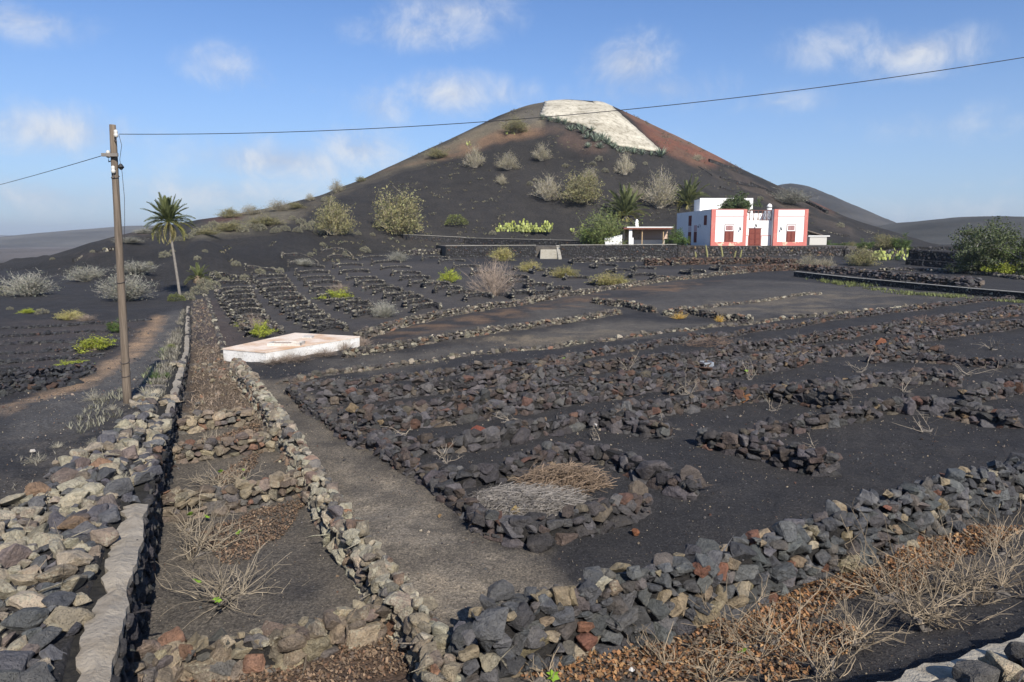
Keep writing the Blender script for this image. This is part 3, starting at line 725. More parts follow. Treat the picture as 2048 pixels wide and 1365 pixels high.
# ---- the walls of the terraced strips near the viewer
def near_walls():
    # plaster-topped wall holding the rubble bank
    rg = rng(); line = [tuple(p) for p in M_LINE]
    floor = lambda x, y: plain(np.asarray(x) + 0.0, y) * 0 + np.interp(y, [0, 75], [0, 1.0])
    top = lambda y: np.interp(y, [0, 9, 12, 22.7, 37], [1.05, 1.03, 0.93, 0.62, 0.72])
    root = empty('retaining_wall', (line[1][0], line[1][1], 0), 0, 'tall dark lava stone wall with pale plaster top holding back the rubble bank', 'wall')
    P, u = polyline(line, 0.1); tan = np.gradient(P, axis=0); tan /= np.linalg.norm(tan, axis=1)[:, None]; nr = np.stack([tan[:, 1], -tan[:, 0]], 1)
    # body
    m = MB(); V = []; n = len(P)
    for i in range(0, n, 3):
        y = P[i][1]; zt = top(y) - 0.05; a = P[i] + nr[i] * 0.02; b = P[i] - nr[i] * 0.34
        V += [(a[0], a[1], -0.3), (a[0], a[1], zt), (b[0], b[1], zt), (b[0], b[1], -0.3)]
    k = len(V) // 4; F = []
    for a in range(k - 1):
        for j in range(4):
            b0 = a * 4 + j; b1 = a * 4 + (j + 1) % 4; F += [(b0, b0 + 4, b1 + 4), (b0, b1 + 4, b1)]
    F += [(0, 1, 2), (0, 2, 3), (k * 4 - 4, k * 4 - 2, k * 4 - 3), (k * 4 - 4, k * 4 - 1, k * 4 - 2)]
    m.add(np.array(V) - np.array(root.location), F, (0.035, 0.033, 0.03, 0)); m.build('rubble_core', MATS['stone'], root)
    # facing stones on the side toward the strip
    out = []
    L = u[-1]; z = 0.05
    while z < 1.02:
        kk = 1.5
        while kk < L:
            sz = rg.uniform(0.10, 0.26) * (1.0 if kk < 26 else 1.3); kk += sz * 0.5
            i = min(n - 1, int(kk / L * (n - 1))); y = P[i][1]; zb = float(np.interp(y, [0, 75], [0, 1.0]))
            if zb + z < top(y) - 0.03: out.append((P[i][0] + nr[i][0] * 0.03, P[i][1] + nr[i][1] * 0.03, zb + z + rg.uniform(-.03, .03), sz, math.atan2(tan[i][1], tan[i][0])))
            kk += sz * 0.48
        z += 0.155
    O = np.array(out); nn = len(O)
    R = rot_mats(O[:, 4] + rg.uniform(-.25, .25, nn), rg.uniform(-.35, .35, nn), rg.uniform(-.35, .35, nn))
    A = R * (O[:, 3][:, None] * np.stack([rg.uniform(.95, 1.3, nn), rg.uniform(.5, .8, nn), rg.uniform(.7, 1.0, nn)], 1))[:, None, :]
    place_stones(O[:, :3], A, pick('black', nn, rg) * np.array([1.1, 1.05, 1, 2.0]), rg, root, 300, minpx=8)
    # plaster cap, broken by a gap of bare stones
    for (y0, y1) in ((3.2, 8.3), (12.6, 14.2), (14.9, 19.0), (19.6, 36.5)):
        ids = [i for i in range(n) if y0 <= P[i][1] <= y1]; V = []; F = []
        for i in ids:
            y = P[i][1]; jw = 0.09 * float(fbm(np.array([y * 2.6]), np.array([.5]), 8, 4)[0]) + rg.uniform(-.014, .014); wide = 0.19 if y < 10 else 0.09
            a = P[i] + nr[i] * (0.055 + jw * (.6 if y < 10 else .25)); b = P[i] - nr[i] * (wide + (jw + rg.uniform(-.03, .03)) * (1 if y < 10 else .35)); zt = top(y) + 0.02 * math.sin(y * 5) + rg.uniform(-.008, .008)
            c = (a + b) / 2
            V += [(a[0], a[1], zt - 0.09), (a[0], a[1], zt - 0.02), (c[0], c[1], zt + 0.015), (b[0], b[1], zt - 0.01), (b[0], b[1], zt - 0.09)]
        k = len(ids)
        for a in range(k - 1):
            for j in range(4):
                b0 = a * 5 + j; F += [(b0, b0 + 5, b0 + 6), (b0, b0 + 6, b0 + 1)]
        F += [(0, 1, 2), (0, 2, 3), (0, 3, 4)]; e = (k - 1) * 5; F += [(e, e + 2, e + 1), (e, e + 3, e + 2), (e, e + 4, e + 3)]
        m = MB(); m.add(np.array(V) - np.array(root.location), np.array(F)[:, ::-1], (0.31, 0.272, 0.22)); m.build('plaster_cap', MATS['plaster'], root, smooth=False)
    # bare top stones where the plaster is gone
    yy = np.concatenate([rg.uniform(8.2, 12.8, 70), rg.uniform(14.1, 15.0, 10), rg.uniform(18.9, 19.7, 8)]); nn = len(yy); xx = np.interp(yy, M_LINE[:, 1], M_LINE[:, 0]) - rg.uniform(-.02, .3, nn); sz = rg.uniform(.14, .27, nn)
    R = rot_mats(rg.uniform(0, 6.28, nn), rg.uniform(-.3, .3, nn), rg.uniform(-.3, .3, nn)); A = R * (sz[:, None] * np.stack([rg.uniform(1., 1.4, nn), rg.uniform(.85, 1.1, nn), rg.uniform(.6, .85, nn)], 1))[:, None, :]
    place_stones(np.stack([xx, yy, top(yy) - .02 + rg.uniform(0, .06, nn)], 1), A, pick('rubble', nn, rg), rg, root, 100, minpx=8)
    # rubble bank beside it
    rg = rng(); N = 14000
    y = 1.9 + 12.5 * rg.random(N) ** 1.25; d = 0.30 + rg.random(N) * np.interp(y, [2, 6, 8, 9.6, 12, 14], [3.4, 3.2, 2.0, 1.4, 1.0, .8])
    x = np.interp(y, M_LINE[:, 1], M_LINE[:, 0]) - d / 0.91
    keep = (d < np.interp(y, [2, 6.3, 8, 9.6, 12, 13], [5, 3.2, 1.6, 1.0, .55, .42]) + .45 * fbm(x * 1.5, y * 1.5, 4, 3)); x, y, d = x[keep], y[keep], d[keep]
    # thin out so that stones do not pile into each other
    sz = np.where(rg.random(len(x)) < 0.10, rg.uniform(0.20, 0.34, len(x)), rg.uniform(0.06, 0.175, len(x))) * np.interp(y, [5, 13], [1, .8])
    order = np.argsort(-sz); acc = []; cell = {}
    for i in order:
        gx, gy = int(x[i] / .5), int(y[i] / .5); bad = False
        for ax in (-1, 0, 1):
            for ay in (-1, 0, 1):
                for j in cell.get((gx + ax, gy + ay), ()):
                    if (x[i] - x[j]) ** 2 + (y[i] - y[j]) ** 2 < (0.36 * (sz[i] + sz[j])) ** 2: bad = True; break
                if bad: break
            if bad: break
        if not bad: acc.append(i); cell.setdefault((gx, gy), []).append(i)
    x, y, sz, d = x[acc], y[acc], sz[acc], d[acc]; n = len(x)
    R = rot_mats(rg.uniform(0, 6.28, n), rg.uniform(-.5, .5, n), rg.uniform(-.5, .5, n))
    A = R * (sz[:, None] * np.stack([rg.uniform(1.0, 1.4, n), rg.uniform(.85, 1.15, n), rg.uniform(.6, .9, n)], 1))[:, None, :]
    root = empty('rubble_bank', (-5, 6, T(-5, 6)), 0, 'bank of loose tan and grey rubble stones behind the plaster-topped wall', 'rubble')
    place_stones(np.stack([x, y, terrain(x, y) + 0.10 * sz + 0.02], 1), A, pick('rubble', n, rg), rg, root, 300, minpx=9, rest_near=True)
    # dry walls of the strips
    dry_wall('stone_wall', 'long lichen-crusted tan stone wall between vine strip and bare path',
             [(472, 745), (495, 775), (522, 812), (575, 895), (640, 1010), (705, 1115), (785, 1225), (860, 1330), (885, 1420)], 0.46, 0.36, 0.20, 'tan', ragged=.08, batter=.25)
    dry_wall('stone_wall', 'thick wall of grey, rust and tan blocks running up beside the leaf litter',
             [(925, 1385), (1010, 1330), (1140, 1295), (1290, 1262), (1430, 1220), (1560, 1165), (1700, 1120), (1850, 1062), (2000, 1012), (2150, 970)], 0.70, 0.42, 0.228, 'mixed', ragged=.08, batter=.35)
    dry_wall('stone_wall', 'low brown cobble wall crossing the vine strip below the big bare vine',
             [(205, 1370), (330, 1350), (460, 1335), (600, 1312), (720, 1275), (790, 1245)], 0.34, 0.34, 0.22, 'brown', ragged=.1)
    dry_wall('stone_wall', 'second low brown wall across the vine strip, beyond the big bare vine',
             [(312, 1038), (400, 1030), (500, 1012), (600, 985)], 0.36, 0.32, 0.19, 'brown', ragged=.15)
    dry_wall('stone_wall', 'third low wall across the vine strip, beside the broken plaster cap',
             [(350, 925), (430, 915), (500, 905), (556, 895)], 0.36, 0.32, 0.19, 'brown', ragged=.15)
    dry_wall('stone_wall', 'fourth small brown wall across the vine strip where dry brush begins',
             [(362, 866), (430, 856), (505, 846)], 0.36, 0.32, 0.19, 'brown', ragged=.15)
    dry_wall('stone_wall', 'short run of flat brown stones closing the foot of the path',
             [(860, 1335), (905, 1330), (935, 1345)], 0.22, 0.5, 0.26, 'tan', ragged=.1, core=False)
    # bottom corner: second plaster-topped wall with lava rubble
    root = empty('retaining_wall', (2.46, 4.76, 0), 0, 'pale plaster-topped wall edge with dark lava rubble in the bottom corner', 'wall')
    a = np.array([1.2, 4.20]); b = np.array([5.6, 6.05]); dv = (b - a) / np.linalg.norm(b - a); nv = np.array([-dv[1], dv[0]]); V = []; F = []; K = 46
    for i in range(K):
        p = a + dv * np.linalg.norm(b - a) * i / (K - 1); j = rg.uniform(-.02, .02)
        q1 = p + nv * (0.05 + j + .02 * math.sin(i)); q2 = p - nv * (0.30 + rg.uniform(-.05, .05)); zt = 0.93 + rg.uniform(-.01, .01)
        V += [(q1[0], q1[1], -0.2), (q1[0], q1[1], zt - .03), ((q1[0] + q2[0]) / 2, (q1[1] + q2[1]) / 2, zt), (q2[0], q2[1], zt - .03), (q2[0], q2[1], .3)]
    for i in range(K - 1):
        for j in range(4): b0 = i * 5 + j; F += [(b0, b0 + 5, b0 + 6), (b0, b0 + 6, b0 + 1)]
    F += [(0, 1, 2), (0, 2, 3), (0, 3, 4)]
    m = MB(); m.add(np.array(V) - np.array(root.location), F, (0.40, 0.36, 0.29)); m.build('plaster_cap', MATS['plaster'], root)
    n = 260; t_ = rg.uniform(0.0, 4.6, n); off = rg.uniform(0.30, 2.0, n); x = a[0] + dv[0] * t_ - nv[0] * off; y = a[1] + dv[1] * t_ - nv[1] * off
    sz = rg.uniform(.15, .36, n); R = rot_mats(rg.uniform(0, 6.28, n), rg.uniform(-.5, .5, n), rg.uniform(-.5, .5, n))
    A = R * (sz[:, None] * np.stack([rg.uniform(1.0, 1.35, n), rg.uniform(.85, 1.1, n), rg.uniform(.6, .9, n)], 1))[:, None, :]
    C = pick('rubble', n, rg); C[rg.random(n) < .5] = pick('dark', n, rg)[rg.random(n) < .5][:1]
    place_stones(np.stack([x, y, terrain(x, y) + .12 * sz], 1), A, C, rg, root, 120)
near_walls()

# ---- the hooked windbreak walls of the black field
FIELD = [
    ('wall edging the path from far field corner to the gap', [(583, 785), (619, 824), (657, 847), (692, 874), (727, 897)], .42, .40, .25),
    ('short edging wall on the path side between the two gaps', [(749, 890), (775, 912), (800, 930), (826, 947)], .36, .38, .27),
    ('edging wall of single blocks beside the dead twig nest', [(850, 956), (885, 985), (925, 1020), (955, 1045)], .30, .34, .30),
    ('curved front wall of big grey blocks holding the dead twig nest', [(955, 1058), (1010, 1078), (1070, 1085), (1140, 1068), (1215, 1050), (1285, 1022)], .44, .40, .34),
    ('back wall of the twig nest, ending in a slanting upright slab', [(862, 955), (920, 970), (985, 966), (1060, 940), (1115, 918), (1188, 920), (1241, 934), (1290, 958), (1350, 984), (1385, 992)], .42, .40, .33),
    ('farthest windbreak wall, along the pale field border', [(583, 785), (720, 772), (855, 756), (1000, 735), (1105, 724), (1217, 708), (1364, 685), (1540, 660), (1700, 636), (1830, 620), (1960, 604), (2110, 588)], .40, .42, .27),
    ('windbreak wall second from the pale field border', [(640, 810), (800, 794), (960, 774), (1130, 750), (1300, 733), (1500, 703), (1700, 674), (1900, 645), (2110, 612)], .44, .45, .28),
    ('windbreak wall third from the pale field border', [(684, 843), (860, 826), (1040, 795), (1230, 774), (1420, 744), (1600, 715), (1800, 690), (1960, 665), (2120, 646)], .44, .42, .29),
    ('windbreak wall fourth from the pale field border', [(724, 866), (812, 858), (868, 850), (985, 836), (1095, 817), (1300, 782), (1500, 748), (1640, 722)], .42, .40, .29),
    ('windbreak wall with the big rust-red block beside the bare vines', [(752, 888), (800, 900), (850, 906), (900, 902), (976, 892), (1093, 868), (1150, 855), (1190, 853)], .42, .40, .32),
    ('hooked end wall of upright dark blocks before the open cinder', [(1188, 855), (1240, 860), (1290, 870), (1331, 876)], .46, .40, .33),
    ('long wall climbing from the hooked end to the tall dark knot of blocks', [(1240, 838), (1364, 820), (1466, 808), (1525, 800), (1590, 790), (1640, 782)], .44, .40, .31),
    ('tall dark knot of blocks midway along the field', [(1555, 803), (1600, 806), (1640, 815), (1690, 820)], .55, .48, .33),
    ('wall running on from the dark knot across the field', [(1600, 806), (1644, 790), (1703, 777), (1776, 768), (1834, 765), (1916, 771)], .44, .40, .31),
    ('free-standing dark hooked wall in the open cinder', [(1404, 892), (1450, 902), (1500, 912), (1554, 924), (1600, 938), (1630, 947), (1662, 948)], .52, .48, .33),
    ('wall curving back from the free-standing hook', [(1500, 885), (1530, 873), (1583, 864), (1657, 852), (1700, 842), (1746, 830), (1790, 824)], .42, .40, .32),
    ('tall overhanging dark wall above the curly bare vine', [(1790, 824), (1840, 826), (1885, 832), (1925, 840), (1965, 846), (2022, 855)], .50, .50, .34),
    ('wall behind the curly vine running out of the field', [(1930, 806), (1965, 798), (2010, 788), (2070, 782), (2150, 772)], .46, .40, .33),
    ('dark hooked wall high in the field by the blond twigs', [(1738, 726), (1805, 722), (1875, 726), (1975, 734), (2080, 736)], .48, .46, .31),
    ('hooked wall under the tall rust-coloured block', [(1660, 714), (1740, 705), (1820, 703), (1880, 706)], .46, .46, .30),
    ('reddish broken hooked wall in the upper field', [(1775, 668), (1830, 664), (1885, 666)], .44, .5, .28),
    ('black hooked wall near the plastered field wall', [(1895, 648), (1960, 640), (2020, 634), (2090, 634)], .46, .5, .28),
    ('small hooked wall between two upper rows', [(1370, 722), (1420, 717), (1480, 716)], .44, .46, .29),
    ('dark arc of blocks beside the plastic crate', [(1425, 752), (1480, 742), (1545, 740)], .46, .46, .30),
    ('dark hooked wall in the middle rows below the crate', [(1340, 790), (1390, 778), (1450, 780), (1490, 790)], .46, .44, .30),
]
def field_walls():
    for i, (lab, px, h, w, s) in enumerate(FIELD):
        far = px[0][1] < 800
        dry_wall('windbreak_wall', 'black lava ' + lab if not lab.startswith(('tall', 'reddish', 'black', 'dark', 'free', 'small', 'short')) else lab, px, h * (.58 if far else .82), w * (.72 if far else .88), s * (.70 if far else .78), 'dark', single=88 if not far else 98, group='windbreak walls of the black field', ragged=.3, minpx=9.5)
field_walls()

# single remarkable blocks
def block(label, px, py, w, h, tilt, col, lich, rz=0.3, name='boulder'):
    p = at(px, py); o = link(name, NEAR[SEED[0] % len(NEAR)][0], None, (p.x, p.y, p.z + metres(h, p) * 0.42)); SEED[0] += 1
    W, H = metres(w, p), metres(h, p); o.scale = (W * 1.05, W * 0.75, H * 1.1); o.rotation_euler = (0.1, tilt, rz); o.color = tuple(col) + (lich,)
    return tag(o, label, 'boulder')
block('slanting brown slab closing the twig nest wall', 1385, 990, 52, 70, -0.5, (0.105, 0.088, 0.078), .15)
block('big rust-red block set low in the windbreak wall', 962, 889, 48, 44, 0.1, (0.20, 0.07, 0.05), 0)
block('rust-orange block standing up in the upper windbreak rows', 1762, 702, 26, 26, 0.2, (0.24, 0.10, 0.055), 0)
block('rusty orange block at the foot of the long climbing wall', 1490, 806, 28, 22, 0.0, (0.22, 0.105, 0.05), .1)
block('pale cream block on the upper windbreak rows', 1620, 708, 16, 16, 0.1, (0.55, 0.44, 0.32), .1)
block('yellow ochre stone on the front wall of the twig nest', 1030, 1034, 26, 24, 0.1, (0.30, 0.22, 0.09), .3)

# ---- low stone lines of the bare fields
LINES = [
    ('thin line of pale stones bordering the far brush strip beside the crescents', [(450, 712), (440, 680), (428, 640), (415, 600), (408, 588)], .14, .22, .2, 'field', 30),
    ('straight low line of pale stones below the black field border', [(560, 768), (620, 757), (760, 737), (900, 717), (1000, 706), (1100, 698), (1246, 678), (1393, 660), (1540, 643), (1700, 628), (1850, 610)], .17, .26, .24, 'pale', 240),
    ('brown stone row between the two bare fields, starting by the cistern', [(690, 716), (760, 704), (820, 694), (914, 676), (1019, 660), (1125, 647), (1240, 629)], .32, .36, .25, 'pale', 160),
    ('tan bank wall under the crescent vineyard', [(716, 680), (740, 672), (820, 647), (937, 625), (1054, 607), (1148, 591), (1300, 568), (1450, 550), (1560, 538)], .40, .6, .25, 'pale', 160),
    ('short lichen-pale stone wall in the middle of the bare fields', [(1186, 606), (1250, 614), (1309, 626)], .42, .42, .27, 'pale', 90),
    ('short stone wall with blond grass tufts', [(1328, 631), (1370, 627), (1400, 632), (1440, 640), (1502, 646)], .40, .42, .27, 'pale', 90),
    ('thin line of orange-tan stones crossing the upper bare field', [(1370, 624), (1450, 612), (1540, 601), (1640, 589)], .20, .28, .25, 'pale', 90),
]
for lab, px, h, w, s, pal, n in LINES:
    dry_wall('stone_line', lab, px, h * .85, w * .85, s * .74, pal, single=n, ragged=.2, minpx=8.5, group='low stone lines of the bare fields', cat='stone line')

# ---- crescent windbreaks of the upper vineyard
Z7 = lambda x, y: (380 + x / 4.267, 440 + y / 4.267)
Z8 = lambda x, y: (820 + x / 4.267, 440 + y / 4.267)
COLUMNS = [
    ('by the strip path', [Z7(370, 515), Z7(385, 560), Z7(400, 605), Z7(410, 645), Z7(425, 685), Z7(445, 725), Z7(470, 770), Z7(500, 815), Z7(540, 870), Z7(600, 925), Z7(660, 975)], 58),
    ('second from the strip path', [Z7(650, 455), Z7(690, 495), Z7(720, 535), Z7(745, 575), Z7(775, 620), Z7(810, 660), Z7(850, 700), Z7(900, 740), Z7(955, 785), Z7(1010, 830), Z7(1070, 870), Z7(1140, 915), Z7(1210, 955)], 60),
    ('third from the strip path', [Z7(960, 350), Z7(1015, 415), Z7(1060, 465), Z7(1100, 510), Z7(1150, 560), Z7(1200, 610), Z7(1260, 660), Z7(1330, 705), Z7(1410, 745), Z7(1490, 790), Z7(1560, 830)], 64),
    ('above the yellow-green bush', [Z7(1265, 290), Z7(1315, 345), Z7(1360, 400), Z7(1415, 455), Z7(1480, 510), Z7(1545, 550), Z7(1620, 590), Z7(1700, 620), Z7(1790, 655), Z7(1870, 690), Z7(1950, 730), Z7(2030, 770)], 56),
    ('below the rough wall end', [Z7(1600, 330), Z7(1690, 375), Z7(1770, 420), Z7(1850, 465), Z7(1930, 510), Z7(2000, 560), Z8(230, 570), Z8(330, 610), Z8(450, 640), Z8(590, 680)], 58),
    ('under the terrace wall', [Z8(225, 340), Z8(370, 365), Z8(490, 415), Z8(640, 470), Z8(900, 505), Z8(960, 545), Z8(1090, 575), Z8(1280, 610), Z8(950, 650), Z8(1150, 650)], 56),
    ('with yellowish shrubs inside', [Z8(1000, 425), Z8(1140, 450), Z8(1260, 480), Z8(1430, 510), Z8(1640, 550)], 58),
    ('below the house terrace', [Z8(1480, 365), Z8(1660, 405), Z8(1800, 445), Z8(1990, 490), (1330, 560), (1390, 548), (1450, 540), (1290, 540), (1360, 528)], 60),
]
ORD = ['top', 'second', 'third', 'fourth', 'fifth', 'sixth', 'seventh', 'eighth', 'ninth', 'tenth', 'eleventh', 'twelfth', 'thirteenth']
def crescents():
    for (where, pts, wpx) in COLUMNS:
        for j, (px, py) in enumerate(pts):
            rg = rng(); c = at(px, py); r = metres(wpx, c) * 0.46; rot = rad(10) + rg.uniform(-.15, .15)
            a0 = rad(rg.uniform(8, 22)); a1 = rad(rg.uniform(185, 215)); th = np.linspace(a0, a1, 26)
            line = [(c.x + r * math.cos(t + rot) * 1.05, c.y - .35 * r + r * math.sin(t + rot) * 1.85) for t in th]
            ex = line[-1]; line.append((ex[0] + 0.06 * r, ex[1] - 0.5 * r))
            h = rg.uniform(.25, .33)
            P, A, C, seen, lay = wall_layout(line, h, .24, rg.uniform(.125, .15), 'field', rg, ragged=.05, tilt=.5, hvar=lambda f: 2.3 if f > .93 else 1.0)
            nm = ORD[j] if j else 'topmost'
            root = empty('crescent_wall', (c.x, c.y, c.z), 0, f'{nm} crescent lava wall in the column {where}', 'crescent wall', 'crescent windbreaks of the upper vineyard')
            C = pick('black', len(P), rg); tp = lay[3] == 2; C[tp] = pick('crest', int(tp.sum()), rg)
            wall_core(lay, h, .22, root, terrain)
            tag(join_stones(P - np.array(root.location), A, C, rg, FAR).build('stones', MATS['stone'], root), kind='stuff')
crescents()

# ---- terrace walls round the house and on the hill: stones too small to pick apart
def faced_wall(name, label, p0, p1, z0, z1, thick, pal, s=0.30, cap=None, group=None, cat='wall'):
    """masonry wall between two ground points with joined facing stones and an optional cap slab; z0/z1 = (start, end) heights"""
    rg = rng(); assert math.dist(p0, p1) < 90, label; p0 = np.array(p0, float); p1 = np.array(p1, float); d = p1 - p0; L = np.linalg.norm(d); d /= L; nv = np.array([d[1], -d[0]])
    if nv @ -(p0 + p1) < 0: nv = -nv
    root = empty(name, (p0[0], p0[1], z0[0]), 0, label, cat, group); off = np.array(root.location)
    quad = [p0 + nv * thick / 2, p1 + nv * thick / 2, p1 - nv * thick / 2, p0 - nv * thick / 2]
    if np.cross(quad[1] - quad[0], quad[2] - quad[1]) < 0: quad = quad[::-1]; zz0 = [z0[0], z0[1], z0[1], z0[0]]; zz1 = [z1[0], z1[1], z1[1], z1[0]]
    else: zz0 = [z0[0], z0[1], z0[1], z0[0]]; zz1 = [z1[0], z1[1], z1[1], z1[0]]
    m = MB(); m.prism(quad, zz0, [a - 0.02 for a in zz1], (0.03, 0.028, 0.027, 0)); m.v[0] -= off; m.build('rubble_core', MATS['stone'], root)
    out = []; nz = max(1, int((max(z1[0] - z0[0], z1[1] - z0[1])) / (s * .72)) + 1)
    for c in range(nz):
        k = rg.uniform(0, s)
        while k < L:
            sz = s * rg.uniform(.7, 1.35); k += sz * .5; f = k / L; a = z0[0] + (z0[1] - z0[0]) * f; b = z1[0] + (z1[1] - z1[0]) * f
            z = a + (c + .5) * s * .72 + rg.uniform(-.04, .04)
            if z < b - .05: out.append((*(p0 + d * min(k, L) + nv * (thick / 2)), z, sz))
            k += sz * .48
    O = np.array(out); n = len(O); yaw = math.atan2(d[1], d[0])
    R = rot_mats(yaw + rg.uniform(-.3, .3, n), rg.uniform(-.4, .4, n), rg.uniform(-.6, .6, n))
    A = R * (O[:, 3][:, None] * np.stack([rg.uniform(.9, 1.3, n), rg.uniform(.35, .55, n), rg.uniform(.75, 1.05, n)], 1))[:, None, :]
    tag(join_stones(O[:, :3] - off, A, pick(pal, n, rg), rg, FAR).build('facing_stones', MATS['stone'], root), kind='stuff')
    if cap:
        m = MB(); q2 = [p0 + nv * (thick / 2 + .07), p1 + nv * (thick / 2 + .07), p1 - nv * (thick / 2 + .05), p0 - nv * (thick / 2 + .05)]
        if np.cross(q2[1] - q2[0], q2[2] - q2[1]) < 0: q2 = q2[::-1]
        zc = [z1[0], z1[1], z1[1], z1[0]]
        m.prism(q2, zc, [a + cap for a in zc], (0.30, 0.285, 0.25)); m.v[0] -= off; m.build('cap', MATS['plaster'], root)
    return root
def terraces():
    m = MB(); m.prism([(-8.6, 92.7), (21.5, 91.9), (22.6, 112), (-12, 112)], 0.5, 3.08, (0.085, 0.078, 0.07)); m.prism([(22.4, 95.2), (46, 95.7), (50, 120), (22.6, 120)], 0.5, 3.079, (0.085, 0.078, 0.07)); tag(m.build('terrace', MATS['ground']), kind='structure')
    w = lambda px, dep: (px - 1024) / 1434. * dep
    faced_wall('terrace_wall', 'dark lava terrace wall with pale cap, between rough wall end and steps', (w(892, 92.5), 92.5), (w(1072, 92.2), 92.2), (1.4, 1.4), (3.12, 3.2), .5, 'black', cap=.07)
    faced_wall('terrace_wall', 'dark lava terrace wall with pale cap in front of the open shelter', (w(1121, 91.4), 91.4), (w(1352, 91.6), 91.6), (1.3, 1.3), (3.22, 3.3), .5, 'black', cap=.08)
    faced_wall('terrace_wall', 'short grey return of the terrace wall stepping back by the green bush', (w(1353, 91.7), 91.7), (w(1376, 94.6), 94.6), (1.3, 1.6), (3.28, 3.1), .5, 'dark')
    faced_wall('terrace_wall', 'grey stone terrace wall directly under the red and white house', (w(1376, 94.8), 94.8), (w(1692, 95.4), 95.4), (1.5, 1.5), (3.1, 3.05), .5, 'dark', s=.42)
    a = bearing(1690, 92); b = bearing(1812, 92)
    faced_wall('terrace_wall', 'low grey lava wall beyond the side steps of the house', (a.x, a.y), (b.x, b.y), (a.z - .3, b.z - .3), (a.z + 1.0, b.z + .9), .5, 'dark', s=.35)
    for lab, p, q, hh in (('upper black wall step beside the big shady tree', (1822, 84), (1975, 76), 1.45), ('lower black wall step beside the big shady tree', (1818, 80), (1960, 72), .6)):
        a = bearing(*p); b = bearing(*q); faced_wall('terrace_wall', lab, (a.x, a.y), (b.x, b.y), (a.z - .3, b.z - .3), (a.z + hh, b.z + hh), .5, 'black', s=.35)
    a = bearing(1690, 118); b = bearing(1960, 108); faced_wall('terrace_wall', 'long dark wall at the foot of the rounded distant hill', (a.x, a.y), (b.x, b.y), (a.z - .3, b.z - .3), (a.z + .5, b.z + .6), .6, 'black', s=.4)
    # walls of the upper path
    a = at(806, 478); b = at(930, 485); faced_wall('path_wall', 'dark wall with white cap climbing behind the round olive bush', (a.x, a.y), (b.x, b.y), (a.z - .3, b.z - .3), (a.z + .65, b.z + .75), .4, 'black', cap=.06)
    a = at(930, 486); b = (w(1170, 101), 101); faced_wall('path_wall', 'long dark capped wall between hill foot and terrace', (a.x, a.y), b, (a.z - .3, 2.9), (a.z + .75, 3.75), .4, 'black', cap=.06)
    # steps
    root = empty('garden_steps', (w(1097, 91), 91, 1.5), 0, 'pale concrete steps rising through the gap in the terrace wall', 'steps'); off = np.array(root.location)
    x0, x1 = w(1082, 91), w(1119, 91)
    for k in range(7):
        m = MB(); m.box(x0 - .1 * (7 - k) * .3, x1 - .3, 88.4 + k * .5, 93.0, 1.0, 1.55 + k * .19, (0.36, 0.335, 0.28)); m.v[0] -= off; m.build('step', MATS['plaster'], root)
    m = MB(); m.prism([(x1 - .3, 88.2), (x1 + .1, 88.2), (x1 + .1, 93), (x1 - .3, 93)], 1.0, [1.7, 1.7, 3.2, 3.2], (0.36, 0.335, 0.28)); m.v[0] -= off; m.build('side_wall', MATS['plaster'], root)
    # rough dry walls below the terrace
    for lab, px, h, wd, s, pal in (
        ('rough black wall end beside the terrace', [(800, 512), (850, 510), (893, 508)], .75, .7, .34, 'field'),
        ('reddish rubble bank under the house terrace', [(1290, 531), (1400, 529), (1500, 528), (1600, 532)], .75, 1.2, .32, 'red'),
        ('pale-topped rubble bank under the open shelter', [(1150, 525), (1240, 524), (1330, 522)], .55, .8, .30, 'field'),
        ('brown rubble bank along the top of the bare field', [(1450, 548), (1520, 543), (1600, 540), (1660, 546)], .6, 1.0, .3, 'red'),
        ('heap of grey rubble along the plastered field wall', [(1640, 545), (1720, 551), (1800, 560), (1880, 568), (1950, 575)], .6, 1.6, .34, 'dark'),
        ('rubble edge below the black wall steps', [(1760, 541), (1860, 543), (1960, 550), (2050, 560)], .3, .7, .3, 'field')):
        dry_wall('rubble_wall', lab, px, h, wd, s, pal, single=0, ragged=.2, group='rubble walls below the terrace')
    # plaster-capped field wall
    P = [at(*p) for p in ((1590, 553), (1700, 566), (1820, 578), (1940, 590), (2120, 606))]
    for i in range(4):
        a, b = P[i], P[i + 1]
        faced_wall('field_wall', ['start of the thin plaster-capped wall by the bare field corner', 'second stretch of the thin plaster-capped field wall', 'grass-fringed stretch of the thin plaster-capped field wall', 'last stretch of the plaster-capped wall by the upper windbreaks'][i],
                   (a.x, a.y), (b.x, b.y), (a.z - .3, b.z - .3), (a.z + .40, b.z + .40), .26, 'field', s=.2, cap=.035, group='plaster-capped field wall')
    # dry walls on the hill flank
    for lab, p, q, hh in (('highest black wall on the hill flank', (1418, 324), (1484, 348), 1.6), ('thin black wall on the flank above the roof plant', (1398, 335), (1425, 352), .6),
                          ('zigzag black wall above the house roof', (1440, 356), (1516, 375), .6), ('long black wall dropping across the flank', (1500, 372), (1562, 398), 2.0),
                          ('black wall below the pale flank shrub', (1604, 402), (1655, 428), 1.8), ('pale-topped wall low on the flank', (1605, 430), (1750, 468), .7),
                          ('short pale wall at the flank foot behind the house', (1640, 462), (1700, 474), .6), ('low wall near the house chimney', (1440, 375), (1490, 392), .6),
                          ('thin dark wall among pale shrubs on the grey slope', (150, 523), (232, 500), .7), ('thin dark wall high on the grey slope behind the palm', (235, 482), (300, 478), .6)):
        a = at(*p); b = at(*q); faced_wall('flank_wall', lab, (a.x, a.y), (b.x, b.y), (a.z - .4, b.z - .4), (a.z + hh * .45, b.z + hh * .45), .6, 'field' if 'pale' in lab else 'black', s=.45, group='walls on the hill flank')
